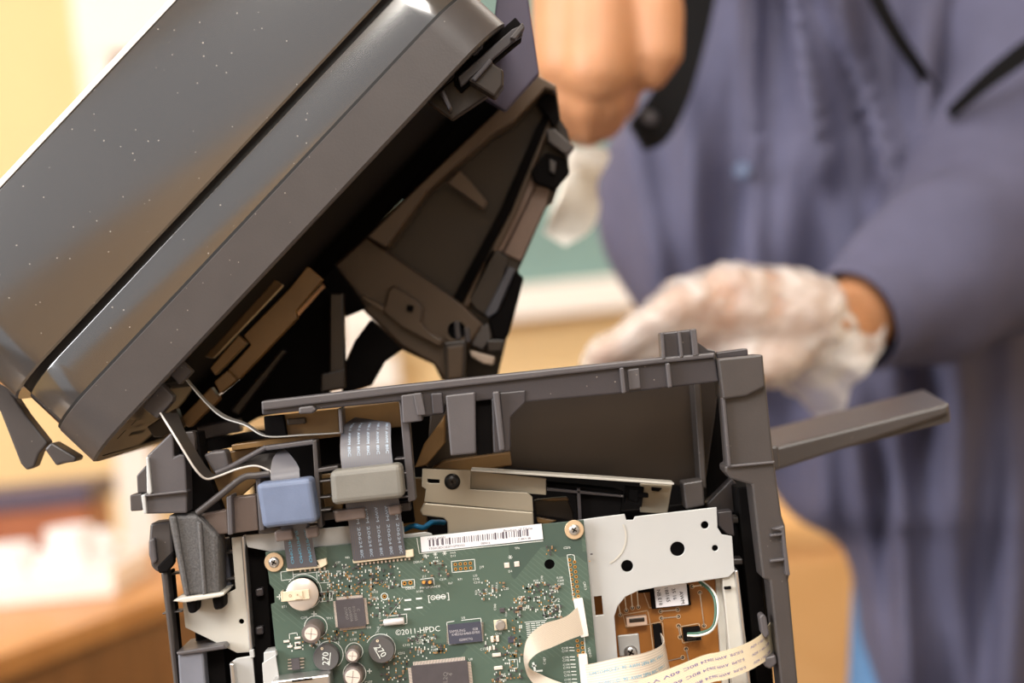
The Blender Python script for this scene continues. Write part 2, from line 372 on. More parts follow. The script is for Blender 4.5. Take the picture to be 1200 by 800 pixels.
for (cx, cy, h, lab) in ((-.14, -.05, .055, 'leftmost white cup on the tray at the frame edge'), (-.04, -.07, .065, 'tall white cup on the tray beside the leftmost cup'), (.045, -.05, .08, 'tallest white cup near the middle of the tray'), (.05, .07, .06, 'white cup at the right end of the tray')):
    c = tr + Vector((cx, cy, .018)); t = thing('cup', c, lab, 'cup', 'white cups on the tray')
    lathe('bowl', c, [(0, 0), (.022, 0), (.026, .004), (.034, h * .6), (.036, h), (.033, h), (.031, h * .6), (.022, .008), (0, .008)], M_cup, t, 20, axis='z')
    bm = bmesh.new(); b_tube(bm, [c + Vector((.033, 0, h * .75)), c + Vector((.052, 0, h * .7)), c + Vector((.052, 0, h * .4)), c + Vector((.032, 0, h * .35))], .004, 8); build('handle', bm, M_cup, t, smooth=True)
sb = W(70, 640, 2.25)
t = thing('storage_box', (sb.x, 2.25, .755), 'brown storage box with dark lid behind the white cups', 'box')
box('body', (sb.x - .30, 2.16, .755), (sb.x + .07, 2.34, W(70, 592, 2.2).z), woodmat('box_brown', (150, 84, 46), (176, 104, 62), 5), t, .004)
box('lid', (sb.x - .31, 2.15, W(70, 592, 2.2).z), (sb.x + .08, 2.35, W(70, 566, 2.2).z), mat('dark_lid', (78, 66, 84), .4), t, .004)
# pillar strip and low cabinet
px0 = W(152, 600, 3.2).x
struct(box('trim_1', (px0 - .03, 3.24, 0), (px0 + .05, 3.3, 1.15), M_white, None, .004), 'pale vertical trim strip on the cream wall by the desk', 'trim')
def cabinet(x0, x1, y0, y1, h, m, mt, lab):
    t = thing('low_cabinet', ((x0 + x1) / 2, (y0 + y1) / 2, 0), lab, 'cabinet')
    box('body', (x0, y0, 0), (x1, y1, h - .04), m, t, .003); box('cabinet_top', (x0 - .015, y0 - .015, h - .04), (x1 + .015, y1, h), mt, t, .003)
    n = max(1, round((x1 - x0) / .45)); w = (x1 - x0) / n
    for i in range(n):
        d = box('door', (x0 + i * w + .008, y0 - .016, .05), (x0 + (i + 1) * w - .008, y0, h - .06), m, t, .003)
        lathe('knob', (x0 + (i + .85) * w, y0 - .016, h * .75), [(0, -.022), (.010, -.022), (.012, -.014), (.006, -.006), (.006, 0), (0, 0)], M_steel, d, 14)
zc = W(170, 700, 2.5).z
cabinet(W(100, 700, 2.5).x, W(290, 700, 2.5).x, 2.5, 2.95, zc, M_wood, M_woodL, 'low wooden cabinet with pale top right of the desk')
zc2 = W(960, 610, 2.3).z
cabinet(W(880, 700, 2.3).x, W(1130, 700, 2.3).x, 2.3, 2.75, zc2, M_woodL, M_woodL, 'pale orange wooden cabinet between the printer post and the person')
# workbench the printer stands on
wb = thing('workbench', (0, .15, 0), 'brown laminate workbench carrying the opened printer', 'table')
box('worktop', (-.75, -.22, .71), (.85, .40, .75), woodmat('bench_laminate', (140, 122, 104), (156, 138, 118), 4), wb, .003)
for lx in (-.72, .76):
    for ly in (-.19, .31): box('leg', (lx, ly, 0), (lx + .06, ly + .06, .71), M_woodD, wb, .002)
# ------------------------------------------------------------------ the printer
zbase = .751
PR = thing('printer', (W(560, 700, 0).x, .14, zbase), 'opened black multifunction printer with raised scanner and exposed green circuit board', 'printer')
# lower housing down to the bench and dark inner walls
xl, xr = W(215, 800, 0).x, W(925, 800, 0).x
bm = bmesh.new(); b_box(bm, ((xl + xr) / 2, .15, zbase + .02), (xr - xl, .30, .04)); b_box(bm, ((xl + xr) / 2, .004, zbase + .06), (xr - xl, .012, .05))
build('base_housing', bm, M_frame, PR, .003)
ztop = W(500, 505, 0).z
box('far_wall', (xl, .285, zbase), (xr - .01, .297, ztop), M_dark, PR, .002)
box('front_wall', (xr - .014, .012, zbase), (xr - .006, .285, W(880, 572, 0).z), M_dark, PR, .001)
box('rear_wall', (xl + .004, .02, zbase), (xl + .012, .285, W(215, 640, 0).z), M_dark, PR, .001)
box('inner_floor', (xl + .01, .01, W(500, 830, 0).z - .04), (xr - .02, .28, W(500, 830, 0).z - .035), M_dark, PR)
# top beam ---------------------------------------------------------------
yb = -.012
beam = prism('top_beam', [(306, 473), (466, 457), (620, 441), (771, 424), (838, 418), (843, 447), (783, 454), (726, 461), (616, 471), (598, 489), (599, 524), (590, 530), (578, 531), (576, 468), (560, 470), (522, 474), (520, 485), (491, 489), (489, 494), (471, 496), (470, 470), (307, 486)], yb, .016, M_frame, PR, .0008)
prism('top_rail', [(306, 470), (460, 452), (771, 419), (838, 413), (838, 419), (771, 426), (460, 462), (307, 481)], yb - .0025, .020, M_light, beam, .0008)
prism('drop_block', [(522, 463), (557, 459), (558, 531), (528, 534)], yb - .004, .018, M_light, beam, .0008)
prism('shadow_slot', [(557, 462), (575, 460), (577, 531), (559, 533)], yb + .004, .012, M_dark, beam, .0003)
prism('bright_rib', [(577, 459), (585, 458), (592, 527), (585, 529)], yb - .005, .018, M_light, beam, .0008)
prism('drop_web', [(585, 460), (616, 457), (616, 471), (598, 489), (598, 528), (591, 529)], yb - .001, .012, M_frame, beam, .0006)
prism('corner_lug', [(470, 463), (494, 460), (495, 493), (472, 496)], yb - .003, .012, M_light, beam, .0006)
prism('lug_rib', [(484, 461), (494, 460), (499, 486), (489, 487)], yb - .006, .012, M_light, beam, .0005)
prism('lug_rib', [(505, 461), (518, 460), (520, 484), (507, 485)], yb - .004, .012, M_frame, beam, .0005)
for x0, x1 in ((726, 731), (780, 785)):
    dy = -(x0 - 726) * .1
    prism('stiffener', [(x0, 431 + dy), (x1, 430.5 + dy), (x1 + 3, 460 + dy * 1.2), (x0 + 3, 461 + dy * 1.2)], yb - .005, .014, M_light, beam, .0005)
prism('pad', [(735, 433), (749, 431), (751, 455), (737, 457)], yb - .002, .01, M_light, beam, .0005)
prism('bead', [(350, 477), (366, 475), (371, 480), (366, 484), (350, 485)], yb - .004, .008, M_light, beam, .0008)
# latch on top
lt_ = prism('latch_block', [(774, 390), (816, 385), (819, 424), (776, 428)], yb + .001, .016, M_frame, PR, .0008)
prism('latch_rib', [(774, 390), (778, 389.5), (780, 420), (776, 421)], yb - .003, .008, M_light, lt_, .0004)
prism('latch_rib', [(794, 388), (798, 387.5), (801, 418), (797, 419)], yb - .003, .008, M_light, lt_, .0004)
prism('latch_rib', [(809, 386), (816, 385), (819, 416), (812, 417)], yb - .003, .008, M_light, lt_, .0004)
prism('latch_gusset', [(816, 400), (829, 409), (838, 411), (838, 418), (818, 420)], yb + .004, .010, M_frame, lt_, .0005)
# right post -------------------------------------------------------------
post = prism('corner_post', [(844, 440), (896, 436), (907, 541), (916, 604), (920, 616), (925, 674), (924, 679), (935, 800), (948, 940), (930, 940), (915, 800), (902, 680), (894, 678), (881, 568), (857, 561), (850, 553), (849, 546), (854, 545), (848, 470)], -.014, .024, M_matte, PR, .001)
prism('post_cap', [(841, 420), (894, 415), (897, 453), (875, 464), (847, 468)], -.018, .03, M_matte, post, .001)
prism('cap_tab', [(839, 413), (876, 408), (877, 417), (840, 420)], -.006, .016, M_frame, post, .0006)
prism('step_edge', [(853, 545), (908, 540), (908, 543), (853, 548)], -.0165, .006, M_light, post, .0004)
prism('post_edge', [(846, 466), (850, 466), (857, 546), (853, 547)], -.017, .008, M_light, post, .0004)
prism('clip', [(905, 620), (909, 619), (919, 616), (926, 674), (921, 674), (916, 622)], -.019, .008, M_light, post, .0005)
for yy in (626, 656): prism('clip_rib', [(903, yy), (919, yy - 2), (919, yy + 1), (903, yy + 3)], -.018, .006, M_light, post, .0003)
# hooks guiding the purple ribbon
prism('cable_hook', [(890, 722), (894, 719), (898, 722), (902, 744), (897, 748), (893, 742)], -.012, .010, M_light, post, .0008)
prism('cable_hook', [(897, 770), (909, 767), (911, 777), (903, 784), (896, 781)], -.012, .012, M_light, post, .0008)
for (y0, y1) in ((606, 612), (655, 661)):
    prism('cross_bar', [(848, y0), (886, y0 - 2), (892, y1 + 12), (878, y1), (848, y1 + 2)], .02, .012, M_matte, post, .0008)
# inner dark bay ---------------------------------------------------------
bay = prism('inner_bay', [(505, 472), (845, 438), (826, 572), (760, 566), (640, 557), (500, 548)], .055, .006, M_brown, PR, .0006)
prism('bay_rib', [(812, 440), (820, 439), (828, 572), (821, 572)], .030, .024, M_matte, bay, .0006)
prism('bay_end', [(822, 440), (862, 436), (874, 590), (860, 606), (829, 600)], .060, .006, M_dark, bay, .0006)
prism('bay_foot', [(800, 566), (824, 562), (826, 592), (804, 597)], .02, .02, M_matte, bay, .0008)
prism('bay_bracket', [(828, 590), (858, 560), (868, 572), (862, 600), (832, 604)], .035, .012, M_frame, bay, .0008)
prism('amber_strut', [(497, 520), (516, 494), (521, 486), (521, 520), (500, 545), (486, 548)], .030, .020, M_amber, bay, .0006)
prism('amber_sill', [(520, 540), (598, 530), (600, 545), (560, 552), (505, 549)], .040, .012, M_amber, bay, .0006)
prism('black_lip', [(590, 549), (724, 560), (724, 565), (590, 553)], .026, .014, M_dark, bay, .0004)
# beige bracket ----------------------------------------------------------
brk = plate('steel_bracket', [(495, 549), (552, 551), (551, 573), (618, 577), (624, 582), (625, 600), (497, 588), (499, 573), (494, 570)], [[(501, 561), (515, 562), (515, 566), (505, 566), (501, 565)]], .014, .0016, M_beige, PR)
prism('bent_flange', [(497, 589), (625, 600), (626, 624), (525, 634), (524, 612), (520, 607), (495, 604), (492, 598)], .011, .0016, M_beige, brk, .0006)
prism('upper_panel', [(552, 551), (640, 560), (640, 580), (551, 573)], .022, .0016, M_beige, brk, .0004)
prism('lip_edge', [(552, 549.5), (700, 559), (790, 565.5), (790, 568), (700, 562), (552, 552)], .012, .016, M_cream, brk, .0003)
prism('end_panel', [(750, 566), (788, 568), (782, 602), (750, 600)], .032, .0016, M_beige, brk, .0004)
c = W(530, 564, 0); c.y = .014
def screw(name, px, py, y, r, m, parent, washer=None, mw=None):
    c = W(px, py, y); R = r * S * (CD + y) / CD; bm = bmesh.new(); mis = None
    b_lathe(bm, c, [(0, -.5 * R), (R * .55, -.48 * R), (R * .9, -.3 * R), (R, -.1 * R), (R, .1 * R)], 24)
    k = R * 1.0
    for a in (.6, .6 + math.pi / 2): b_box(bm, c + Vector((0, -.50 * R, 0)), (k, .05 * R, k * .24), Matrix.Rotation(a, 4, 'Y'), 1)
    o = build(name, bm, [m, M_blackmetal], parent, smooth='auto')
    if washer:
        q = washer * S
        bm = bmesh.new(); b_lathe(bm, c, [(R * .8, -.1 * R), (q * .95, -.08 * R), (q, 0), (q, .25 * R)], 28); build('washer', bm, mw, parent, smooth='auto')
    return o
screw('screw', 530, 564, .014, 9.5, M_blackmetal, brk)
mech = prism('carriage', [(641, 566), (676, 569), (731, 575), (727, 606), (678, 612), (676, 580), (641, 574)], .026, .020, M_dark, PR, .0008)
prism('carriage_rib', [(676, 572), (680, 572), (682, 610), (678, 611)], .022, .006, M_frame, mech, .0003)
prism('carriage_rail', [(641, 571), (731, 580), (731, 583), (641, 575)], .022, .006, M_frame, mech, .0003)
plate('sensor_frame', [(733, 569), (755, 571), (752, 594), (732, 590)], [[(738, 573), (750, 575), (748, 589), (737, 586)]], .026, .006, M_dark, mech)
prism('sensor_arm', [(748, 577), (760, 578), (760, 583), (748, 583)], .024, .006, M_dark, mech, .0003)
prism('pivot_block', [(764, 571), (776, 572), (772, 576), (764, 575)], .028, .004, M_dark, mech, .0003)
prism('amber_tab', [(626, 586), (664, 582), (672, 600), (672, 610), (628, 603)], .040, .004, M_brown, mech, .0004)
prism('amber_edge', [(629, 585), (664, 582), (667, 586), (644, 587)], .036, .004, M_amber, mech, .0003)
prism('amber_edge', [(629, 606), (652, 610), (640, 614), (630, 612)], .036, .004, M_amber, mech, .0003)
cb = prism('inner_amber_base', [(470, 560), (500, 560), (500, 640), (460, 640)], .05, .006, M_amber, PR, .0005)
tube('blue_wire', [W(470, 622, .03), W(484, 616, .025), W(496, 618, .025), W(506, 612, .03), W(520, 612, .04)], .0013, mat('blue_wire', (40, 140, 200), .4), PR)
# white mounting plate ---------------------------------------------------
mp = plate('mounting_plate', [(285, 627), (410, 616), (472, 611), (474, 626), (498, 623), (506, 625), (508, 634), (600, 622), (686, 608), (700, 606), (732, 602), (734, 609), (742, 609), (744, 605), (840, 594), (841, 618), (846, 626), (858, 628), (861, 669), (854, 676), (770, 688), (748, 692), (733, 699), (724, 710), (720, 722), (724, 772), (732, 900), (350, 900), (340, 800), (326, 648), (290, 641)],
           [circ(644, 661, 6.5), circ(794, 643, 8.5), circ(735, 663, 7), circ(826, 615, 4.5, 14), circ(838, 642, 3.6, 12), [(696, 699), (705, 698), (707, 720), (698, 721)]], .004, .0014, M_zinc, PR)
prism('folded_edge', [(841, 600), (858, 598), (861, 628), (852, 626), (842, 616)], .010, .012, M_frame, mp, .0005)
b_e = bmesh.new(); b_ring(b_e, 700, 630, 34, 2.0, .0036, 0, 20, -70, 20); build('embossed_arc', b_e, M_cream, mp, smooth=None)
prism('side_flange', [(846, 672), (861, 670), (876, 800), (885, 900), (866, 900), (858, 800)], .006, .012, M_cream, mp, .0005)
prism('flange_edge', [(861, 668), (865, 668), (880, 800), (890, 900), (885, 900), (876, 800)], .002, .016, M_steel, mp, .0004)
cbox('flange_slot', 854, 690, 8, 3, .0035, .004, M_dark, mp)
# brown power board ------------------------------------------------------
pb = prism('power_board', [(690, 672), (838, 664), (850, 800), (858, 900), (690, 900)], .020, .0016, M_pcbB, PR, .0002)
prism('board_edge', [(838, 664), (846, 663), (860, 900), (852, 900)], .016, .006, M_cream, pb, .0003)
k20 = (CD + .02) / CD
bm = bmesh.new()
def p2(x, y): return (600 + (x - 600) * k20, 400 + (y - 400) * k20)
for pts in ([(753, 690), (761, 712), (808, 706), (805, 683)], [(730, 720), (759, 715), (762, 731), (734, 735)], [(762, 731), (776, 728), (780, 765), (766, 766)], [(797, 734), (819, 730), (822, 749), (800, 753)]):
    b_line(bm, [p2(*q) for q in pts], 1.2, .0197, 0, True)
for (x0, y0, x1, y1) in ((774, 716, 794, 714), (775, 724, 795, 722), (820, 694, 825, 733), (731, 690, 734, 715), (739, 688, 741, 712), (746, 686, 748, 711), (795, 733, 797, 746), (811, 687, 823, 685), (778, 775, 800, 770), (804, 760, 808, 778), (724, 703, 727, 720)):
    b_line(bm, [p2(x0, y0), p2(x1, y1)], 1.2, .0195, 1)
    for q in ((x0, y0), (x1, y1)):
        b_ring(bm, *p2(*q), 2.4, 1.0, .0197, 0, 14); b_ring(bm, *p2(*q), .9, 1.8, .0196, 2, 10)
build('board_print', bm, [mat('brown_board_print', (206, 176, 142), .6), M_steel, M_dark], pb, smooth=None)
def b2(name, x, y, w, h, t, m, bev=.0003):
    q = p2(x, y); bm = bmesh.new(); b_cbox(bm, q[0], q[1], w * k20, h * k20, .020 - t, t); return build(name, bm, m, pb, bev)
b2('transformer', 785, 698, 46, 24, .004, M_dark)
o = b2('rating_label', 785.5, 695, 38, 27, .0055, M_label)
bm = bmesh.new()
for body, x, y in (('AWM', 798, 698), ('35 16', 789, 694), ('188165', 781, 695), ('NB E18', 772, 698)): b_text(bm, body, *p2(x, y), 4.2 * k20, -86, .0143, 0)
build('label_print', bm, M_dark, pb, smooth=None)
o = b2('white_socket', 745.5, 726, 24, 11, .005, mat('socket_pink', (206, 178, 158), .5)); b2('socket_slot', 745.5, 724.5, 18, 5, .0054, M_brown)
b2('black_socket', 810, 741, 20, 15, .006, M_dark); b2('socket_slot', 809, 744, 11, 7, .0066, mat('slot_black', (12, 12, 12), .5))
b2('ribbon_socket', 771, 747, 10, 34, .005, M_dark)
b2('metal_tab', 737, 755, 25, 25, .0012, M_zinc, .0012)
q = p2(736, 756); screw('screw', q[0] + 0, q[1], .0185, 8, M_steel, pb)
b2('chip_socket', 754, 689, 14, 8, .004, M_dark)
cols = {'w': mat('white_wire', (228, 224, 216), .4), 'g': mat('green_wire', (60, 96, 78), .4)}
for kk, off in (('w', 0), ('g', 2.6)):
    tube('lead_wire', [W(806, 744 - off * .6, .012), W(820, 744 - off, .008), W(834, 738 - off, .006), W(841 - off, 722, .006), W(840 - off, 702, .008), W(833 - off, 690, .012), W(822 - off, 681, .016)], .0007, cols[kk], pb)
# green circuit board ----------------------------------------------------
PCB = plate('circuit_board', [(311, 647), (684, 609), (702, 800), (712, 900), (334, 900), (327, 800), (317.5, 708), (322, 706), (321, 690), (316, 684)], [circ(644, 661, 6)], 0, .0016, M_pcb, PR, .0001)
# screws with washers
M_wash = mat('brass_washer', (222, 196, 162), .35, metal=.5, var=.05)
for x, y in ((321, 658.5), (673, 620.5)): screw('screw', x, y, -.0012, 6.6, M_steel, PCB, 11.3, M_wash)
# silkscreen
bm = bmesh.new(); T = lambda body, x, y, h, rot=0, **k: b_text(bm, body, x, y, h, rot, **k)
T('\u00a92011-HPDC', 489.5, 738.5, 6.4)
for body, x, y, h, r in (('C276', 664.5, 641.5, 2.6, 0), ('TP6', 606, 642, 2.6, 0), ('D4', 598, 669, 2.6, 0), ('J19', 564.5, 664, 2.8, 0), ('CP1', 649.5, 692.5, 4.2, 0), ('CP2', 651, 703, 4.2, 0), ('CP7', 611, 700, 3.6, 0), ('CP8', 612, 706, 3.6, 0),
    ('FW UPGRADE', 504, 687.5, 2.7, 0), ('DEBUG', 481, 689, 2.4, 0), ('J8', 466, 685, 2.6, 0), ('J13', 497, 675, 2.4, 0), ('L32', 557, 674, 2.4, 0), ('C142', 558, 678, 2.4, 0), ('C215', 559, 682, 2.4, 0), ('R71', 539, 678.5, 2.4, 0), ('R67', 528, 683, 2.4, 0), ('C219', 519, 678.5, 2.4, 0), ('R10N', 492, 692.5, 2.4, 0), ('DEBUG', 490, 658, 2.4, 0), ('D12', 512, 657, 2.4, 0), ('D13', 531, 651, 2.4, 0), ('PWR', 531, 647.5, 2.2, 0), ('UP60', 514, 660, 2.2, 0),
    ('C295', 356.5, 723.5, 2.6, 0), ('BT1', 333, 710.5, 2.6, 0), ('L5', 396, 752.5, 2.8, 0), ('C130', 414, 749, 2.6, 0), ('L4', 452, 743, 2.8, 0), ('U6', 416, 740.5, 2.6, 0), ('TP11', 386, 724, 2.6, 0), ('TP12', 395, 748, 2.6, 0), ('TP7', 397, 669.5, 2.4, 0), ('TP9', 403, 672, 2.4, 0), ('TP10', 411, 675, 2.4, 0), ('TP13', 439, 693.5, 2.6, 0), ('TP14', 439, 700, 2.6, 0), ('TP8', 432, 735, 2.4, 0), ('C297', 405, 665, 2.4, 0), ('R81', 407, 653, 2.4, 0), ('C199', 438, 683, 2.6, 0), ('C111', 450, 682, 2.6, 0), ('C77', 396, 659, 2.4, 0), ('C177', 432, 799, 2.8, 0), ('C20', 593, 689.5, 2.6, 0), ('R20', 621, 687, 2.4, 0), ('R14', 628, 680, 2.4, 0), ('R108', 656, 676.5, 2.4, 0), ('C208', 657, 680, 2.4, 0), ('C205', 657, 684, 2.4, 0), ('C207', 648, 687, 2.6, 0),
    ('U8', 551.5, 772, 2.6, 0), ('U5', 543, 723.5, 2.6, 0), ('C141', 584, 742, 2.6, 0), ('C137', 567, 760, 2.8, 0), ('R107', 589, 790, 2.4, 0), ('R100', 590, 796.5, 2.4, 0), ('U10', 602, 765, 3.0, 0), ('C254', 507, 747, 2.4, 0), ('C206', 493, 745.5, 2.6, 0), ('C204', 491, 749.5, 2.6, 0), ('C203', 491.5, 752.5, 2.6, 0), ('C189', 509, 761, 2.6, 0), ('R79', 508, 757.5, 2.4, 0), ('C113', 476, 755.5, 2.6, 0), ('C212', 470.5, 765, 2.6, 0), ('VIDEO', 691, 764, 2.8, -84), ('CN13', 685.5, 686, 2.8, -84), ('C187', 638, 774, 2.8, 84), ('R156', 363, 788, 2.4, 0),
    ('R120', 577, 689 + 5, 2.4, 84), ('C230', 570, 693, 2.4, 84), ('NEBULA', 582, 688, 2.4, 84), ('NORM', 577, 690, 2.4, 84), ('R23', 558, 694, 2.4, 84), ('R22', 562, 694, 2.4, 84), ('C290', 635, 678, 2.4, 84), ('C181', 593, 719, 2.2, 84), ('R90', 609, 718, 2.4, 84), ('C200', 580, 711, 2.4, 84), ('C201', 445, 722, 2.2, 84), ('C132', 443, 737, 2.2, 84), ('R104', 490, 764, 2.4, 84)): T(body, x, y, h, r)
for i, n in enumerate(('C198', 'C197', 'C196', 'C195', 'C194', 'C193', 'C192', 'C191', 'C190', 'C170')):
    y = (759, 762.5, 770, 773.5, 778.5, 782, 787, 791, 796, 800)[i]; T(n, 662 + i * .4, y, 2.5)
    for q in range(3): b_line(bm, [(667.5 + q * 2.0 + i * .4, y - .6), (668.3 + q * 2.0 + i * .4, y - .7)], 1.1)
L_ = lambda pts, w=.7, close=False: b_line(bm, pts, w, close=close)
L_([(488.5, 630.5), (491.5, 648.5), (636, 633.5)], .8); b_ring(bm, 356, 693.5, 20.8, .8, a0=-70, a1=140)
b_ring(bm, 370, 734.5, 13.4, .8); b_ring(bm, 386, 767, 16.2, .8, a0=-60, a1=170); b_ring(bm, 446, 760, 17.4, .8, a0=-60, a1=150); b_ring(bm, 415, 763, 10.2, .8); b_ring(bm, 415.5, 789, 13.4, .8)
L_([(529, 657.5), (556, 655), (557, 668), (530, 670.5)], .8, True); L_([(470.5, 680), (485.5, 678.5), (486, 687), (471, 688)], .8, True); L_([(493, 678.5), (508, 676.5), (509, 684.5)], .8); L_([(454, 722), (476.5, 719), (477, 730), (473, 731)], .8)
L_([(532, 727.5), (523.5, 729)], .8); L_([(523.5, 729), (526, 755), (534, 754)], .8); L_([(541, 726.5), (563.5, 724), (566, 750.5)], .8)
L_([(673.5, 656), (673, 650.5), (670, 649.5), (664.5, 650), (672, 702)], .8); L_([(684.5, 745), (687, 775)], .8)
L_([(329, 670), (343, 668), (344, 678), (330, 680)], .7, True); L_([(344, 673), (372, 670)], .7); L_([(371, 670), (385, 668.5), (386, 682), (372, 683)], .6, True); L_([(373.5, 694), (389, 692), (390, 703), (375, 705)], .6, True)
L_([(339.5, 748), (339, 742.5), (348, 741), (348.5, 744)], .8); b_ring(bm, 372, 752.5, 2.9, .8); b_ring(bm, 450.5, 698.5, 3.9, .9)
L_([(636.5, 710.5), (655.5, 708), (656.5, 722), (638, 724.5)], .7, True); L_([(597, 773), (606, 772), (607, 782), (598, 783)], .6, True); L_([(472, 700), (440, 742)], .35)
for x, y in ((598, 652.5), (498, 651), (510, 649), (521, 648)):
    for a in range(3):
        ca, sa = 2.2 * math.cos(a * math.pi / 3), 2.2 * math.sin(a * math.pi / 3); L_([(x - ca, y - sa), (x + ca, y + sa)], .7)
for x, y, s in ((327.5, 699, 2.6), (368, 719, 2.6), (433, 786, 2.2)): L_([(x - s, y), (x + s, y)], 1.1); L_([(x, y - s), (x, y + s)], 1.1)
# bracketed symbols
T('[', 503, 700.5, 7); T(']', 525, 697.5, 7)
for i in range(3):
    x, y = 507.5 + i * 6.0, 700 - i * .6; b_ring(bm, x, y, 2.5, .8)
    if i == 0: L_([(x - 1.6, y - 1.6), (x + 1.6, y + 1.6)], .8)
    else: L_([(x - 1.5, y), (x + 1.5, y)], 1.2)
# small table of pin names under the white ribbon
for r_ in range(7):
    for c_ in range(4): L_([(616.5 + c_ * 6 + r_ * .3, 731 + r_ * 2.4 - c_ * .6), (620.5 + c_ * 6 + r_ * .3, 730.6 + r_ * 2.4 - c_ * .6)], .9)
L_([(615, 729), (640, 726.5)], .7)
for x, y, w in ((478, 703, 6), (491, 701.3, 5), (477.5, 714, 6), (491.5, 712, 5.5), (632, 786, 6), (626, 780, 3)): L_([(x - w / 2, y), (x + w / 2, y - w * .1)], 2.0)
L_([(625, 777), (627, 785)], 2.6)
build('white_print', bm, M_silk, PCB, smooth=None)
# gold pads and header holes
bm = bmesh.new()
def pad(x, y, r, hole=.45):
    b_ring(bm, x, y, r * .62, r * .76, -.00015, 0, 12); b_ring(bm, x, y, r * .25, r * .5, -.0002, 1, 10)
for i in range(4):
    for j in range(2): pad(533.5 + i * 5.9 + j * .4, 661 + j * 5.6 - i * .45, 1.9)
for i in range(9): pad(667.5 + i * .63, 655.8 + i * 5.75, 1.9); pad(673.3 + i * .6, 658.2 + i * 5.75, 1.9)
for i in range(4): pad(676.3 + i * .6, 750.5 + i * 5.7, 1.9); pad(682.3 + i * .5, 753 + i * 5.7, 1.9)
for x, y, r in ((474, 683.2, 2.4), (481, 682.5, 2.4), (450.5, 698.5, 2.2), (370, 752, 1.6)): pad(x, y, r)
build('gold_pads', bm, [M_gold, M_dark], PCB, smooth=None)['kind'] = 'stuff'
# clusters of tiny parts (uncountable resistors, capacitors and vias)
bm = bmesh.new(); rnd = random.Random(3)
for (x0, y0, x1, y1, n, wv) in ((384, 660, 412, 700, 70, .5), (414, 662, 470, 690, 90, .5), (372, 668, 386, 682, 24, .3), (384, 686, 440, 698, 40, .7), (494, 650, 526, 674, 34, .2), (430, 700, 470, 722, 60, .4), (366, 738, 432, 752, 50, .9), (560, 680, 590, 702, 34, .3), (612, 682, 655, 716, 110, .4), (596, 700, 612, 756, 60, .4), (476, 744, 510, 770, 55, .4), (566, 744, 582, 764, 24, .4), (590, 755, 612, 796, 60, .5), (448, 765, 478, 798, 60, .8), (576, 786, 592, 800, 30, .4), (636, 708, 658, 724, 40, .1), (340, 752, 376, 762, 20, .3), (338, 668, 345, 680, 0, .3), (374, 694, 389, 704, 24, .2), (512, 755, 524, 765, 20, 1.), (640, 640, 652, 650, 8, 1.), (690, 640, 696, 660, 2, .5)):
    for _ in range(n):
        x, y = rnd.uniform(x0, x1), rnd.uniform(y0, y1)
        x = round(x / 2.1) * 2.1; y = round(y / 2.1) * 2.1 - (x - 300) * .0; 
        r_ = rnd.random()
        if r_ < wv * .6: b_cbox(bm, x, y, 1.3, 1.3, -.0003, .0003, 0, 0)
        elif r_ < .75: b_cbox(bm, x, y, 1.2, 1.7, -.0004, .0004, 0, 1)
        else: b_cbox(bm, x, y, 2.8, 1.6, -.0012, .0012, 0 if rnd.random() < .5 else math.pi / 2, 2 if rnd.random() < .6 else 3)
build('tiny_components', bm, [M_gold, M_silk, M_chip, mat('tan_component', (150, 120, 92), .5)], PCB)['kind'] = 'stuff'
# solder pads and medium parts
for x, y in ((594, 662), (605.7, 660.6)): cbox('solder_pad', x, y, 6, 6, -.0004, .0004, M_captop, PCB)
for x, y, w, h in ((582, 766.7, 10, 4), (584, 782, 10, 4), (577, 748.5, 3.6, 7), (583, 747.8, 3.6, 7), (574.5, 759, 2.6, 4.5), (578.8, 758.6, 2.6, 4.5), (336, 751, 7, 2.6), (340, 757, 6, 2.6), (349, 747, 7, 2.6), (349, 753, 7, 2.6), (349, 758.5, 8, 2.6)): cbox('ceramic_capacitor', x, y, w, h, -.0010, .0010, M_captop, PCB)
# quad flat chips
def qfp(name, x, y, w, h, pins, pw, mtxt, rows, rot, htxt, t=.0016):
    bm = bmesh.new(); b_cbox(bm, x, y, w, h, -.0006 - t, t, 0, 0)
    for i in range(pins):
        f = (i + .5) / pins - .5
        for sx, sy in ((1, 0), (-1, 0), (0, 1), (0, -1)):
            L2 = (w if sx else h) / 2 + pw / 2
            cx = sx * L2 + sy * f * w * .93; cz = sy * L2 + sx * f * h * .93
            c = W(x, y, 0) + Vector((cx * S, -.0004, cz * S)); st = .93 * (h if sx else w) / pins * .62 * S
            b_box(bm, c, (pw * S if sx else st, .0005, st if sx else pw * S), None, 1)
    for body, ox, oy in rows: b_text(bm, body, x + ox, y + oy, htxt, rot, -.0008 - t, 2)
    return build(name, bm, [M_chip, M_captop, mtxt], PCB)
M_faint = mat('faint_chip_print', (128, 124, 122), .6)
qfp('control_chip', 411.5, 717.5, 33, 33, 26, 3, M_faint, [('STAPL0', -5, 0), ('GW0506', 0, 1), ('015-0303', 5, 0), ('C', 9, -4)], -84, 3.2)
qfp('processor_chip', 518, 809, 66, 66, 44, 4, M_faint, [('XL2Q', 4, -14), ('4', 10, -20)], 84, 5)
bm = bmesh.new(); b_cbox(bm, 545, 741, 39, 23, -.0014, .0012, 0, 0)
for sx in (-1, 1):
    for i in range(12): b_cbox(bm, 545 + sx * 20.5, 741 - sx * 2.0 + (i - 5.5) * 1.8, 2, 1, -.0005, .0004, 0, 1)
for body, ox, oy, h in (('SAMSUNG', -9, -2.6, 2.9), ('028', 12, -5, 2.9), ('K4B2G16460-BYE0', 1.0, 0.2, 2.9), ('G200CTG', 1, 7.2, 2.6)): b_text(bm, body, 545 + ox, 741 + oy, h, 0, -.0016, 2)
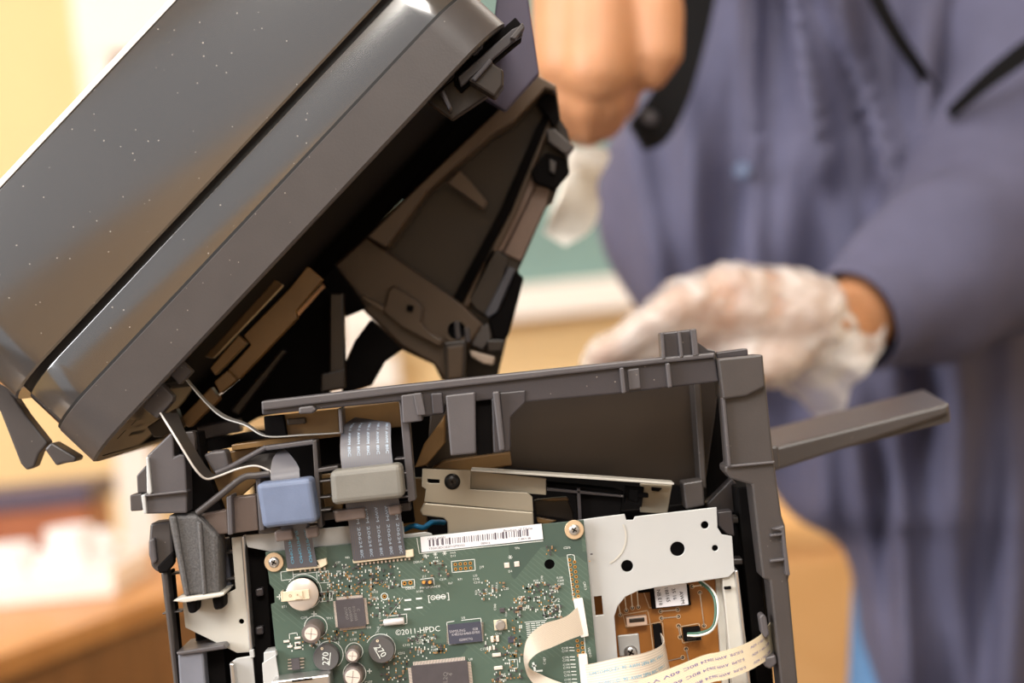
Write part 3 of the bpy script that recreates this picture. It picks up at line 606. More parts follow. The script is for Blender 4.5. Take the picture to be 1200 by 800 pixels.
build('memory_chip', bm, [M_chipblue, M_steel, mat('chip_print', (190, 186, 190), .6)], PCB)
bm = bmesh.new(); b_cbox(bm, 347, 777, 9.5, 13, -.0022, .0018, 0, 0)
for sx in (-1, 1):
    for i in range(4): b_cbox(bm, 347 + sx * 7, 777 - sx * .7 + (i - 1.5) * 3.6, 5, 1.5, -.0008, .0006, 0, 1)
build('driver_chip', bm, [M_chip, M_steel], PCB)
cbox('small_chip', 599.5, 749, 8, 7, -.001, .001, M_chipblue, PCB); cbox('small_chip', 588.5, 714.5, 6, 5, -.001, .001, M_chip, PCB)
# battery, capacitors, inductors, crystal
c = W(356, 694, 0); r = 19 * S
bt_ = lathe('coin_battery', c, [(0, -.0072), (r * .9, -.0072), (r, -.0066), (r, -.001), (r * .9, 0), (0, 0)], [M_batt, M_dark], PCB, 40, mis=[0, 0, 1, 1, 1])
bm = bmesh.new(); b_cbox(bm, 349, 694.8, 31, 11.5, -.0080, .0006, 0, 0); b_cbox(bm, 332.5, 696.5, 2, 11.5, -.0080, .008, 0, 0); b_cbox(bm, 352, 694.5, 10, 9.5, -.0086, .0006, 0, 0); build('battery_tab', bm, M_ivory, bt_, .0002)
bm = bmesh.new(); b_ring(bm, 342.5, 695.2, 1.4, .6, -.00815, 0, 12); b_text(bm, '+', 351, 694, 4, 0, -.0088, 0); b_text(bm, 'Li', 355, 696, 2.4, 0, -.0088, 0); build('battery_mark', bm, mat('battery_ink', (160, 130, 100), .6), bt_, smooth=None)
def capacitor(x, y, r, rt, h):
    c = W(x, y, 0); r *= S; rt *= S
    o = lathe('electrolytic_capacitor', c, [(r * 1.02, 0), (r * 1.02, -.001), (r, -.0014), (r, -h + .001), (r * .94, -h + .0003), (rt, -h)], M_capbody, PCB, 32)
    lathe('capacitor_top', c, [(rt, -h), (rt * .95, -h - .0002), (0, -h - .0002)], M_captop, o, 28)
    bm = bmesh.new()
    for a in (0.2, .2 + math.pi / 2): b_box(bm, c + Vector((0, -h - .00022, 0)), (rt * 1.7, .0001, rt * .07), Matrix.Rotation(a, 4, 'Y'))
    build('vent_score', bm, M_capbody, o)
capacitor(369, 736, 11.4, 7.6, .017); capacitor(415.5, 763.5, 8.4, 5.8, .012); capacitor(416, 787.5, 11.6, 8.8, .013)
def inductor(x, y, rot):
    c = W(x, y, 0); r = 15.2 * S
    o = lathe('inductor', c, [(r, 0), (r, -.006), (r * .96, -.0066), (0, -.0066)], M_ind, PCB, 36)
    bm = bmesh.new(); b_text(bm, '270', x - .5, y + .5, 7.2, rot, -.0069, 0); d = math.radians(rot)
    b_line(bm, [(x - .5 + 5.2 * math.sin(d) - 7 * math.cos(d), y + .5 + 5.2 * math.cos(d) + 7 * math.sin(d)), (x - .5 + 5.2 * math.sin(d) + 7 * math.cos(d), y + .5 + 5.2 * math.cos(d) - 7 * math.sin(d))], .9, -.0069)
    build('printed_value', bm, M_silk, o, smooth=None)
    bm = bmesh.new(); b_ring(bm, x - 4.5, y - 11, 1.1, 1.0, -.0069); build('pin_dot', bm, M_ivory, o, smooth=None)
inductor(383.5, 768, 84); inductor(448, 759, -60)
c = W(462, 727.5, 0); c.y = -.0017
lathe('crystal', c, [(0, -12 * S), (3.6 * S, -12 * S), (4.1 * S, -11.4 * S), (4.1 * S, 11.4 * S), (3.6 * S, 12 * S), (0, 12 * S)], mat('crystal_can', (226, 222, 220), .35, metal=.4), PCB, 20, axis='x')
bm = bmesh.new()
for dz in (-2.4, 2.4): b_cbox(bm, 447.5, 729 + dz, 5, 1.2, -.0012, .0005)
build('crystal_leads', bm, M_steel, PCB)
c = W(586.5, 731.5, 0)
cbox('coil_base', 586.5, 731.5, 15, 12, -.0008, .0008, M_ivory, PCB)
lathe('power_coil', c, [(6 * S, -.0008), (6 * S, -.0034), (4.6 * S, -.0040), (0, -.0040)], mat('coil_silver', (164, 158, 152), .35, metal=.5), PCB, 24)
bm = bmesh.new(); b_cbox(bm, 501, 681.5, 13, 4.5, -.003, .003)
for dx in (-3.6, 3.6): b_tube(bm, [W(501 + dx, 681.5, -.003), W(500 + dx, 682, -.009)], .0008, 8, 2, 1)
build('pin_header', bm, [M_chip, M_gold], PCB)
# paper label with barcode
lab = prism('barcode_label', [(492.5, 629), (634.5, 613.5), (636.5, 631.5), (494, 647)], -.0005, .0004, M_label, PCB, 0)
bm = bmesh.new(); rnd = random.Random(11); x = 503.5
while x < 620:
    w = rnd.choice((.8, .8, 1.4, 2.2)); b_line(bm, [(x, 633.0 - (x - 503) * .106), (x + .35, 639 - (x - 503) * .106)], w * .9, -.0006); x += w + rnd.choice((.9, 1.3, 2.0))
for body, x, y, h, wf in (('CE831-60001', 511.5, 630.3, 2.5, 1.1), ('Y3G0C8DCSE3P1GF9K053', 523.5, 640.5, 2.5, 1.05), ('080416', 569, 636, 2.6, 1.), ('Product of China', 607, 620, 3.0, 1.15), ('C-8871-88', 614.5, 630.8, 2.4, 1.)): b_text(bm, body, x, y, h, 0, -.0006, 0, wf)
build('label_print', bm, M_ink, lab, smooth=None)
# connectors on the board
def connector(pts, y0, t, m=M_ivory, name='ribbon_connector'): return prism(name, pts, y0, t, m, PCB, .0003)
connector([(335, 666), (376, 661.5), (377, 665), (336, 669.5)], -.003, .003); connector([(371, 656.5), (382, 654), (383.5, 661), (376, 665.5)], -.0035, .0035)
connector([(413, 655.5), (484, 647.5), (485, 651.5), (414, 660)], -.003, .003); connector([(474.5, 645), (484, 643.5), (485, 652), (476, 653.5)], -.004, .004)
bm = bmesh.new()
for i in range(6): b_cbox(bm, 352 + i * 5.7, 668.5 - i * .55, 2, 3, -.0006, .0006)
for i in range(14): b_cbox(bm, 420 + i * 4.6, 661 - i * .5, 2, 2.4, -.0006, .0006)
build('connector_pins', bm, M_captop, PCB)
connector([(672, 703), (683, 701.5), (690, 745), (681, 747)], -.005, .005, M_white); connector([(678, 768), (688, 767), (702, 900), (690, 900)], -.005, .005, M_white)
# lower left metal tabs and usb shell
prism('metal_tab', [(309, 764), (323, 762), (325, 768), (309, 778)], -.004, .014, M_zinc, PCB, .0004); prism('metal_tab', [(307, 777), (323, 767), (328, 800), (334, 880), (314, 880)], -.006, .0015, M_zinc, PCB, .0003)
bm = bmesh.new(); b_prism(bm, [(318, 798), (386, 790), (394, 890), (326, 895)], -.018, .017); build('usb_shell', bm, M_steel, PCB, .0008)
prism('usb_slot', [(342, 797), (366, 794), (366, 796), (342, 799)], -.0186, .001, M_dark, PCB, 0)
# ferrites, holder, ribbons ---------------------------------------------
hold = prism('cable_holder', [(299, 558), (305, 557), (310, 621), (304, 622)], -.010, .016, M_light, PR, .0005)
def hbar(pts, y0=-.009, t=.014, m=M_matte, bev=.0005): return prism('holder_bar', pts, y0, t, m, hold, bev)
hbar([(366, 516), (371, 515), (378, 618), (372, 619)]); hbar([(467, 464), (477, 463), (487, 586), (478, 588)], m=M_light); hbar([(371, 549), (396, 545), (397, 550), (372, 554)])
for yy in (563, 582, 597): hbar([(374, yy), (388, yy - 1.5), (388, yy + 1), (374, yy + 2.5)])
for yy in (536, 553, 574, 581): hbar([(462, yy + 1), (482, yy - 1), (482, yy + 1.5), (462, yy + 3.5)], m=M_light)
hbar([(302, 619), (376, 612), (377, 618), (303, 626)], -.002, .010, M_matte); hbar([(376, 600), (480, 588), (482, 598), (378, 610)], .000, .010, M_frame)
for pts in ([(321, 623), (342, 620), (344, 632), (323, 635)], [(357, 619), (371, 617), (373, 629), (359, 631)], [(391, 599), (427, 594), (429, 607), (393, 612)], [(454, 593), (468, 591), (470, 602), (456, 604)]): prism('cable_clip', pts, -.016, .010, mat('clip_brown', (104, 90, 84), .42), hold, .0008)
hbar([(396, 478), (400, 478), (402, 508), (398, 508)], -.009, .02, M_light); 
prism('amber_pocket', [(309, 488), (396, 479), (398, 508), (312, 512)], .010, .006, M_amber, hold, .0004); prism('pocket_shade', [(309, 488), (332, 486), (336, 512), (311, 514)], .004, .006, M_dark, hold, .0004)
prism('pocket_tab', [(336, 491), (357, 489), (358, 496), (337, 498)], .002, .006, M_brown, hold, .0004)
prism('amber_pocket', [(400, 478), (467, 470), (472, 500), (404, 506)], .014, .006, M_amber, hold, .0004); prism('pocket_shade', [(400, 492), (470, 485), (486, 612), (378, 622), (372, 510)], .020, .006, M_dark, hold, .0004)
prism('amber_pocket', [(376, 556), (398, 553), (402, 600), (382, 602)], .012, .004, M_amber, hold, .0004)
fB = prism('ferrite_core', [(300, 567), (364, 560), (372, 612), (308, 619)], -.026, .020, M_ferB, PR, .0022, seg=3)
fG = prism('ferrite_core', [(386, 552), (470, 543), (474, 583), (389, 592)], -.026, .018, M_ferG, PR, .0026, seg=3)
fB['label'] = 'blue grey ferrite block'; fG['label'] = 'grey ferrite block'
D2 = Ribbon([((414, 657, -.0035), (476, 650, -.0035)), ((412, 640, -.006), (473, 633, -.006)), ((408, 610, -.012), (470, 603, -.012)), ((405, 590, -.014), (467, 583, -.014)), ((402, 560, -.014), (462, 553, -.014)), ((399, 535, -.012), (459, 530, -.012)), ((399, 515, -.008), (458, 512, -.010)), ((402, 500, .000), (458, 498, -.008)), ((416, 489, .010), (456, 495, -.004))])
o = D2.mesh('ribbon_cable', M_rubD, PR, 60, 6); o['label'] = 'wide dark printed ribbon cable'
D2.text('ribbon_print', [(b, u, u + .30, v, .055) for v in (.18, .36, .55, .74, .92) for b, u in (('AWM 20624 80C', .03), ('VW-1 AWM 80C', .62))], M_wprint, o, -1, -1, 1)
D1 = Ribbon([((337, 666, -.0035), (372, 663, -.0035)), ((334, 645, -.006), (368, 642, -.006)), ((331, 625, -.010), (364, 621, -.010)), ((324, 600, -.014), (357, 596, -.014)), ((320, 575, -.015), (353, 571, -.015)), ((317, 558, -.014), (351, 555, -.014)), ((318, 545, -.010), (350, 547, -.012)), ((321, 535, -.006), (342, 535, -.006)), ((329, 526, 0), (332, 524, 0))])
o = D1.mesh('ribbon_cable', M_rubD, PR, 50, 6); o['label'] = 'narrow dark printed ribbon cable'
D1.text('ribbon_print', [('SUMITOMO', .04, .26, v, .10) for v in (.2, .5, .82)], M_bprint, o, -1, -1, 1)
EP = [((188, 484, -.004), (208, 484, .004)), ((203, 508, -.018), (217, 506, -.010)), ((217, 531, -.020), (229, 527, -.012)), ((230, 551, -.018), (241, 546, -.012)), ((242, 561, -.014), (252, 556, -.010)), ((258, 557, -.010), (264, 552, -.008)), ((280, 549, -.008), (284, 541, -.004)), ((302, 546, -.006), (304, 533, .000)), ((324, 556, -.006), (326, 530, .000))]
E1 = Ribbon(EP)
o = E1.mesh('ribbon_cable', ribmat('charcoal_ribbon', (46, 42, 40), (54, 50, 47), 12), PR, 50, 4); o['label'] = 'grey ribbon cable hanging edge on from the scanner'
tube('ribbon_edge', [W(*a) for a, b in EP], .0005, mat('pale_ribbon_edge', (214, 208, 202), .4), o)
E2 = Ribbon([((216, 443, .010), (219, 443, .03)), ((241, 472, .008), (244, 471, .025)), ((261, 489, .004), (265, 487, .02)), ((287, 498, 0), (290, 496.5, .02)), ((312, 511, -.004), (314, 510, .016)), ((356, 509.5, -.004), (357, 508.5, .015)), ((400, 507, 0), (401, 506, .015))], .0006)
E2.mesh('ribbon_cable', M_rubG, PR, 50, 2)['label'] = 'thin ribbon cable seen edge on'
A1 = Ribbon([((681, 706, -.003), (688, 741, -.003)), ((668, 719, -.008), (676, 746, -.008)), ((656, 725, -.012), (665, 750, -.012)), ((637, 731, -.018), (647, 758, -.018)), ((620, 745, -.022), (630, 765, -.022)), ((614.5, 762, -.018), (620, 775, -.018)), ((615, 780, -.008), (621, 783, -.008)), ((622, 797, -.003), (634, 790, -.003)), ((645, 815, -.003), (656, 799, -.003)), ((690, 835, -.004), (700, 812, -.004))])
A1.mesh('ribbon_cable', M_rubW, PR, 80, 6)['label'] = 'white ribbon cable looping off the circuit board'
B1 = Ribbon([((684, 779, -.004), (690, 830, -.004)), ((700, 776, -.010), (706, 829, -.010)), ((726, 770, -.014), (733, 825, -.014)), ((748, 766.5, -.013), (756, 820, -.013)), ((766, 761, -.008), (774, 812, -.008)), ((777, 754, .000), (785, 800, .000)), ((777, 746, .010), (785, 786, .010)), ((772, 739, .018), (778, 768, .018))])
o = B1.mesh('ribbon_cable', M_rubW, PR, 60, 6); o['label'] = 'white ribbon cable with cyan print'
B1.text('ribbon_print', [('SUMITOMO-D  90  AWM 2896 80C VW-1', .06, .66, v, .075) for v in (.22, .47)], M_bprint, o, -1, 1, -1)
C1 = Ribbon([((690, 812, -.006), (700, 852, -.006)), ((735, 801, -.012), (745, 838, -.012)), ((785, 783, -.017), (795, 817, -.017)), ((823, 768, -.018), (832, 800, -.018)), ((843, 763.5, -.018), (850, 796, -.018)), ((866, 757, -.017), (872, 788, -.017)), ((885, 748, -.014), (891, 778, -.014)), ((896, 739, -.008), (901, 770, -.008)), ((902, 730, .002), (906, 760, .002)), ((905, 723, .012), (909, 752, .012))])
o = C1.mesh('ribbon_cable', M_rubC, PR, 80, 6); o['label'] = 'cream ribbon cable with violet print'
C1.text('ribbon_print', [(b, u, u + w, v, .10) for v in (.22, .52, .82) for b, u, w in (('AWM 20624 80C 60V VW-1', .12, .36), ('E-SUMI', .50, .07), ('80C VW-1 60V', .62, .18))], M_pprint, o, -1, -1, 1)
# rear corner bracket (left) --------------------------------------------
lb = prism('corner_bracket', [(172, 534), (199, 508), (203, 507), (204, 535), (211, 532), (217, 533), (219, 578), (219, 601), (170, 602), (168, 580), (175, 577)], -.014, .020, M_light, PR, .0008)
prism('bracket_edge', [(171, 535), (174, 536), (178, 577), (175, 580), (172, 577)], -.0165, .008, M_zinc, lb, .0005)
prism('bracket_shelf', [(167, 580), (218, 574), (220, 577), (170, 582)], -.017, .010, M_light, lb, .0005)
prism('bracket_shelf', [(165, 580), (170, 579), (172, 602), (168, 602)], -.017, .010, M_zinc, lb, .0005)
prism('side_lug', [(160, 557), (171, 545), (173, 577), (161, 578)], -.008, .014, M_matte, lb, .0006)
prism('side_lug', [(152, 580), (166, 578), (167, 598), (153, 599)], -.010, .014, M_matte, lb, .0006)
prism('bracket_return', [(203, 507), (232, 506), (236, 534), (262, 602), (219, 602), (217, 533), (204, 535)], .002, .02, M_dark, lb, .0006)
prism('back_fin', [(216, 506), (226, 505), (228, 512), (229, 528), (218, 530)], -.004, .012, M_matte, lb, .0006)
col_ = prism('bracket_column', [(196, 603), (232, 602), (256, 628), (258, 697), (215, 699)], -.012, .022, M_tex, PR, .002)
prism('column_rib', [(230, 610), (236, 612), (242, 697), (237, 698)], -.015, .006, M_tex, col_, .0010); prism('column_rib', [(197, 604), (206, 604), (222, 698), (216, 699)], -.0145, .006, M_tex, col_, .0012)
for pts in ([(217, 703), (231, 702), (230, 718), (221, 719)], [(248, 700), (262, 698), (262, 713), (251, 715)]): prism('column_peg', pts, -.010, .014, M_dark, col_, .0012)
prism('seat_plate', [(202, 704), (214, 700), (263, 694), (263, 697), (258, 699), (216, 706)], -.016, .030, M_cream, PR, .0005)
plate('side_bracket', [(271, 630), (285, 628), (294, 760), (292, 764), (278, 765), (217, 735), (214, 706), (258, 699), (276, 690)], [circ(283, 728, 3.0, 14)], .003, .0015, M_cream, PR)
prism('bracket_fold', [(282, 629), (286, 628), (296, 761), (292, 763)], .000, .010, M_steel, PR, .0006)
prism('inner_fin', [(256, 632), (266, 631), (272, 690), (262, 697)], .012, .01, mat('slate_plastic', (72, 74, 84), .4), PR, .0006)
for yy in (647, 678): prism('fin_rung', [(258, yy), (276, yy - 2), (276, yy + 1), (258, yy + 3)], .010, .008, M_matte, PR, .0004)
prism('brown_panel', [(230, 604), (266, 597), (268, 625), (232, 628)], -.006, .012, mat('clip_brown', (104, 90, 84), .42), PR, .0006)
prism('brown_panel', [(271, 583), (300, 580), (303, 621), (272, 625)], -.004, .012, mat('clip_brown', (104, 90, 84), .42), PR, .0006)
prism('panel_rib', [(265, 582), (271, 580), (273, 626), (267, 627)], -.012, .018, M_light, PR, .0006)
prism('amber_backing', [(236, 534), (300, 524), (306, 560), (262, 600), (240, 600)], .012, .006, M_amber, PR, .0005)
tube('diagonal_strut', [W(231, 601, -.012), W(258, 580, -.012), W(284, 560, -.012), W(300, 557, -.012), W(316, 555, -.012)], .0016, M_matte, PR)
prism('amber_shelf', [(271, 521), (330, 513), (400, 505), (400, 511), (330, 520), (272, 528)], .004, .020, M_amber, PR, .0005)
prism('lever_block', [(238, 533), (246, 529), (264, 527), (269, 549), (252, 556)], -.002, .014, M_light, PR, .0012)
tube('lever_rod', [W(253, 554, -.006), W(268, 548, -.006), W(290, 536, -.006), W(312, 524, -.006)], .0013, M_light, PR)
prism('cross_rail', [(308, 523), (366, 515), (371, 518), (366, 521), (312, 528)], -.008, .012, M_light, PR, .0006)
prism('dark_tray', [(244, 515), (300, 505), (310, 514), (272, 524), (240, 530)], .030, .02, M_dark, PR, .0006)
# left rear frame
fr = prism('rear_frame', [(188, 670), (196, 669), (209, 800), (220, 900), (209, 900), (203, 800)], -.004, .012, M_matte, PR, .0012)
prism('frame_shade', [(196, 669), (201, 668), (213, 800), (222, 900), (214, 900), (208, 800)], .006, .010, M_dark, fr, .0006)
prism('frame_clamp', [(176, 613), (201, 610), (203, 650), (199, 660), (185, 671), (177, 664), (174, 638)], -.002, .016, M_matte, fr, .0012)
prism('clamp_foot', [(184, 664), (203, 645), (204, 660), (196, 670), (186, 672)], -.006, .006, M_dark, fr, .0008)
prism('clamp_tab', [(174, 632), (181, 630), (184, 658), (178, 662), (174, 650)], -.006, .008, M_light, fr, .0010)
for yy in (673, 718): prism('frame_rung', [(190, yy), (214, yy - 3), (214, yy - 1), (190, yy + 2)], .004, .010, M_matte, fr, .0005)
mt_ = prism('motor_box', [(208, 766), (238, 763), (241, 800), (248, 890), (216, 890)], -.006, .04, mat('slate_grey_box', (112, 114, 124), .42), PR, .001)
prism('motor_box_top', [(206, 764), (262, 755), (266, 760), (238, 764), (208, 768)], -.008, .04, M_light, mt_, .0006)
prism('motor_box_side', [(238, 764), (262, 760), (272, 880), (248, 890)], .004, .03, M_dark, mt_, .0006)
mc = prism('metal_clip', [(269, 777), (277, 771), (296, 768), (306, 880), (278, 880)], -.002, .0015, M_zinc, PR, .0004)
prism('clip_fold', [(269, 777), (274, 778), (284, 880), (278, 880)], -.008, .008, M_steel, mc, .0004)
prism('clip_hook', [(292, 762), (297, 761), (298, 770), (293, 771)], -.003, .003, M_zinc, mc, .0003)
ds = prism('dark_side_panel', [(286, 632), (312, 646), (326, 900), (300, 900)], .012, .01, M_dark, PR, .0006)
for yy in (690, 735): prism('panel_boss', [(299, yy), (308, yy - 2), (309, yy + 8), (300, yy + 9)], .008, .006, M_frame, ds, .0008)
prism('dark_backing', [(680, 604), (864, 584), (900, 690), (912, 900), (680, 900)], .050, .004, M_dark, PR, .0005)  # black sheet added so the holes and gaps in front stay dark
# output flap at right
fl = prism('output_flap', [(880, 531), (1112, 473), (1111, 485), (1090, 492), (905, 553), (880, 561)], .10, .010, M_matte, PR, .0015)
bm = bmesh.new(); b_poly(bm, [W(880, 530, .104), W(1112, 472, .104), W(1083, 456, .224), W(860, 513, .224)], (0, 0, -.010)); build('flap_plate', bm, M_matte, fl, .001)
prism('flap_hinge', [(878, 528), (912, 522), (914, 548), (880, 558)], .06, .05, M_matte, fl, .001)
# ------------------------------------------------------------------ scanner unit (raised, hinged on the printer)
ys = -.012; ang = math.radians(41.0)
UX, VX, YX = Vector((math.cos(ang), 0, math.sin(ang))), Vector((-math.sin(ang), 0, math.cos(ang))), Vector((0, 1, 0))
O = W(98, 547, ys); K = S * (CD + ys) / CD
def Q(u, y, v): return O + UX * (u * K) + YX * (y * K) + VX * (v * K)
def rrect(u0, u1, y0, y1, r, n=10):
    pts = []
    for cx, cy, a0 in ((u0 + r, y0 + r, 180), (u1 - r, y0 + r, 270), (u1 - r, y1 - r, 0), (u0 + r, y1 - r, 90)):
        for i in range(n + 1):
            a = math.radians(a0 + 90 * i / n); pts.append((cx + r * math.cos(a), cy + r * math.sin(a)))
    return pts
def b_rslab(bm, rect, v0, v1, bev0=0, bev1=0):
    u0, u1, y0, y1, r = rect; lev = []
    if bev0: lev.append((v0, bev0)); 
    lev += [(v0 + bev0, 0), (v1 - bev1, 0)]
    if bev1: lev += [(v1 - bev1 * .3, bev1 * .3), (v1, bev1)]
    rings = [[bm.verts.new(Q(u, y, v)) for u, y in rrect(u0 + i, u1 - i, y0 + i, y1 - i, max(r - i, 2))] for v, i in lev]
    for a, b in zip(rings, rings[1:]):
        for i in range(len(a)): bm.faces.new((a[i], b[i], b[(i + 1) % len(a)], a[(i + 1) % len(a)]))
    bm.faces.new(rings[0]); bm.faces.new(rings[-1])
DY = 660
bm = bmesh.new()
rings = []
for v, i in ((44, 12), (0, 12), (0, 3), (3, 0), (57, 0), (58, 1), (60, 4)):
    rings.append([bm.verts.new(Q(u, y, v)) for u, y in rrect(0 + i, 724 - i, i, DY - i, 72 - i)])
for k_, (a, b) in enumerate(zip(rings, rings[1:])):
    for i in range(len(a)): bm.faces.new((a[i], b[i], b[(i + 1) % len(a)], a[(i + 1) % len(a)])).material_index = 1 if k_ == 0 else 0
bm.faces.new(rings[0]).material_index = 1; bm.faces.new(rings[-1])
SCN = build('scanner_bezel', bm, [M_matte, M_dark], PR, smooth='auto')
bm = bmesh.new(); b_rslab(bm, (4, 722, 6, DY - 6, 68), 60, 112, 1.5, 2.5); build('scanner_body', bm, M_gloss, SCN, smooth='auto')
bm = bmesh.new(); b_rslab(bm, (8, 716, 12, DY - 12, 62), 111, 122); build('seam_gap', bm, mat('seam_black', (10, 9, 10), .6), SCN, smooth='auto')
bm = bmesh.new(); b_rslab(bm, (1, 723, 1, DY - 1, 71), 57.5, 61.5); build('seam_gap', bm, mat('seam_black', (10, 9, 10), .6), SCN, smooth='auto')
bm = bmesh.new(); b_rslab(bm, (-9, 800, -2, DY + 4, 74), 120, 297, 2.5, 5); build('lid_cover', bm, M_gloss, SCN, smooth='auto')
bm = bmesh.new(); b_rslab(bm, (-6, 797, -3, DY + 1, 73), 295, 302, 0, 3); build('lid_edge_line', bm, mat('pale_edge_line', (236, 232, 226), .3, var=.02), SCN, smooth='auto')  # pale slab added; puts the bright edge highlight into colour
# dark liner of the recess
bm = bmesh.new(); b_poly(bm, [Q(u, y, 40) for u, y in rrect(14, 710, 14, DY - 14, 58)], VX * -.002); build('recess_liner', bm, M_dark, SCN)
bm = bmesh.new(); b_poly(bm, [Q(74, 14, 3), Q(650, 14, 3), Q(650, 14, 40), Q(74, 14, 40)], (0, .003, 0)); build('recess_side', bm, M_dark, SCN)
# end plate at the low end
bm = bmesh.new(); b_poly(bm, [Q(u, y, 1) for u, y in rrect(8, 120, 8, 330, 60)], VX * .004); build('end_plate', bm, M_matte, SCN, .0006)
for (u, y, du, dy) in ((40, 60, 14, 5), (62, 70, 8, 4), (40, 130, 6, 90), (95, 60, 30, 40)):
    bm = bmesh.new(); b_poly(bm, [Q(u, y, .6), Q(u + du, y, .6), Q(u + du, y + dy, .6), Q(u, y + dy, .6)], VX * .002); build('plate_slot', bm, mat('seam_black', (10, 9, 10), .6), SCN)
SY = lambda pts, y0, t, m, name, bev=.0006: prism(name, pts, y0, t, m, SCN, bev)
SY([(-12, 470), (0, 482), (24, 543), (31, 551), (40, 547), (46, 531), (56, 519), (30, 486), (0, 440)], .022, .012, M_matte, 'hinge_tab', .001)
SY([(52, 526), (60, 518), (90, 536), (88, 541), (72, 543), (66, 546)], .020, .016, M_matte, 'hinge_tab', .001)
SY([(160, 472), (184, 445), (203, 464), (202, 470), (184, 491)], .002, .010, M_light, 'rim_tab', .0008)
SY([(195, 434), (209, 420), (225, 435), (210, 451)], .004, .010, M_light, 'rim_tab', .0008)
SY([(360, 312), (378, 327), (346, 365), (348, 373), (279, 445), (267, 433), (294, 404), (285, 393), (339, 338)], .055, .010, M_amber, 'guide_bar')
SY([(322, 328), (331, 334), (249, 420), (240, 418)], .070, .008, M_amber, 'guide_rail')
SY([(279, 393), (289, 402), (252, 440), (246, 431)], .048, .010, M_amber, 'guide_block'); SY([(266, 434), (277, 445), (258, 461), (251, 447)], .048, .010, M_amber, 'guide_block')
SY([(208, 494), (247, 453), (257, 468), (222, 501)], .050, .010, M_amber, 'guide_block')
SY([(172, 500), (206, 478), (214, 500), (190, 512), (180, 512)], .040, .010, M_brown, 'guide_block')
SY([(214, 505), (300, 425), (380, 336), (392, 345), (388, 440), (384, 470), (300, 490), (240, 525)], .110, .012, M_dark, 'linkage_arm', .001)
SY([(404, 426), (415, 400), (434, 374), (448, 388), (471, 409), (450, 424), (434, 452), (400, 462)], .115, .012, M_dark, 'linkage_arm', .001)
SY([(376, 326), (392, 310), (414, 338), (428, 361), (402, 372), (386, 350)], .118, .010, M_dark, 'linkage_arm', .001)  # black filler added to darken the gap beside the hinge arm
SY([(386, 343), (402, 343), (404, 436), (386, 440)], .095, .012, M_brown, 'linkage_post', .001)
SY([(376, 438), (404, 432), (404, 455), (376, 460)], .085, .012, M_brown, 'linkage_foot', .001)
SY([(270, 480), (330, 408), (336, 412), (280, 486)], .090, .006, M_brown, 'linkage_rod', .001)
SY([(230, 500), (280, 490), (282, 506), (236, 514)], .070, .012, M_frame, 'linkage_block', .001)
SY([(470, 232), (530, 150), (585, 70), (632, 86), (595, 125), (540, 180), (480, 240)], .135, .008, M_dark, 'black_filler', .0008)  # black filler added to keep the gap at the rim dark
# near top right end details
SY([(533, 84), (604, 20), (612, 30), (611, 46), (575, 76), (540, 108), (532, 98)], .006, .010, M_dark, 'end_slot', .0006)
SY([(549, 60), (566, 42), (566, 56), (556, 66)], .002, .006, M_frame, 'slot_rib', .0006)
SY([(536, 90), (600, 34), (614, 28), (612, 42), (600, 50), (540, 102)], .001, .004, M_frame, 'slot_edge', .0006)
SY([(597, 44), (612, 26), (615, 32), (604, 46)], -.004, .008, M_matte, 'catch', .0006)
SY([(548, 94), (572, 70), (590, 82), (590, 100), (580, 114)], -.002, .016, M_brown, 'foot_wedge', .0012)
SY([(552, 92), (573, 68), (578, 72), (557, 96)], -.005, .012, M_frame, 'wedge_edge', .0008)
SY([(515, 107), (520, 104), (530, 126), (526, 130)], -.004, .014, M_frame, 'rim_pin', .0010)
SY([(500, 118), (545, 80), (570, 100), (572, 112), (530, 140)], .012, .010, M_brown, 'end_web', .0008)
SY([(585, -30), (615, -30), (632, 86), (592, 130), (560, 110), (575, 60)], .060, .010, M_purp, 'end_panel', .001)
# far wall with the inner cover hanging on it
yf = .155
FW = [(389, 314), (432, 276), (500, 222), (578, 155), (640, 104), (652, 102), (657, 140), (665, 152), (671, 176), (666, 183), (667, 201), (654, 220), (648, 238), (641, 240), (615, 300), (607, 317), (612, 328), (594, 395), (592, 404), (583, 442), (560, 447), (518, 446), (508, 427), (467, 408), (425, 362)]
cov = prism('inner_cover', FW, yf, .012, M_brown, SCN, .001)
SY([(430, 277), (488, 220), (595, 118), (628, 87), (653, 101), (650, 107), (639, 103), (601, 143), (578, 156), (540, 188), (500, 224), (470, 266), (452, 290)], yf - .035, .034, M_amber if False else mat('far_rim_plastic', (92, 76, 62), .35, var=.15, scale=20), 'far_rim', .001)
SY([(390, 312), (430, 276), (455, 295), (540, 355), (566, 380), (552, 402), (520, 444), (507, 426), (470, 406), (425, 363)], yf - .022, .020, mat('arm_brown', (76, 60, 46), .35, var=.15, scale=20), 'hinge_arm', .0015)
SY([(455, 338), (462, 334), (490, 352), (496, 362), (494, 378), (505, 390), (520, 398), (516, 408), (470, 384), (448, 366)], yf - .028, .006, mat('arm_brown', (76, 60, 46), .35), 'arm_pad', .0012)
SY([(477, 357), (485, 358), (483, 366), (476, 364)], yf - .030, .004, M_dark, 'arm_hole', .0003)
SY([(424, 344), (452, 360), (448, 366), (424, 350)], yf - .028, .006, mat('far_rim_plastic', (92, 76, 62), .35), 'arm_rib', .0006)
c = W(535, 387, yf - .026); r = 15 * S * 1.14
lathe('pivot_ring', c, [(r, .006), (r, 0), (r * .72, 0), (r * .72, .005)], mat('arm_brown', (76, 60, 46), .35), SCN, 28); lathe('pivot_hole', c + Vector((0, .0045, 0)), [(0, -.001), (r * .72, -.001), (r * .72, .001)], M_dark, SCN, 24)
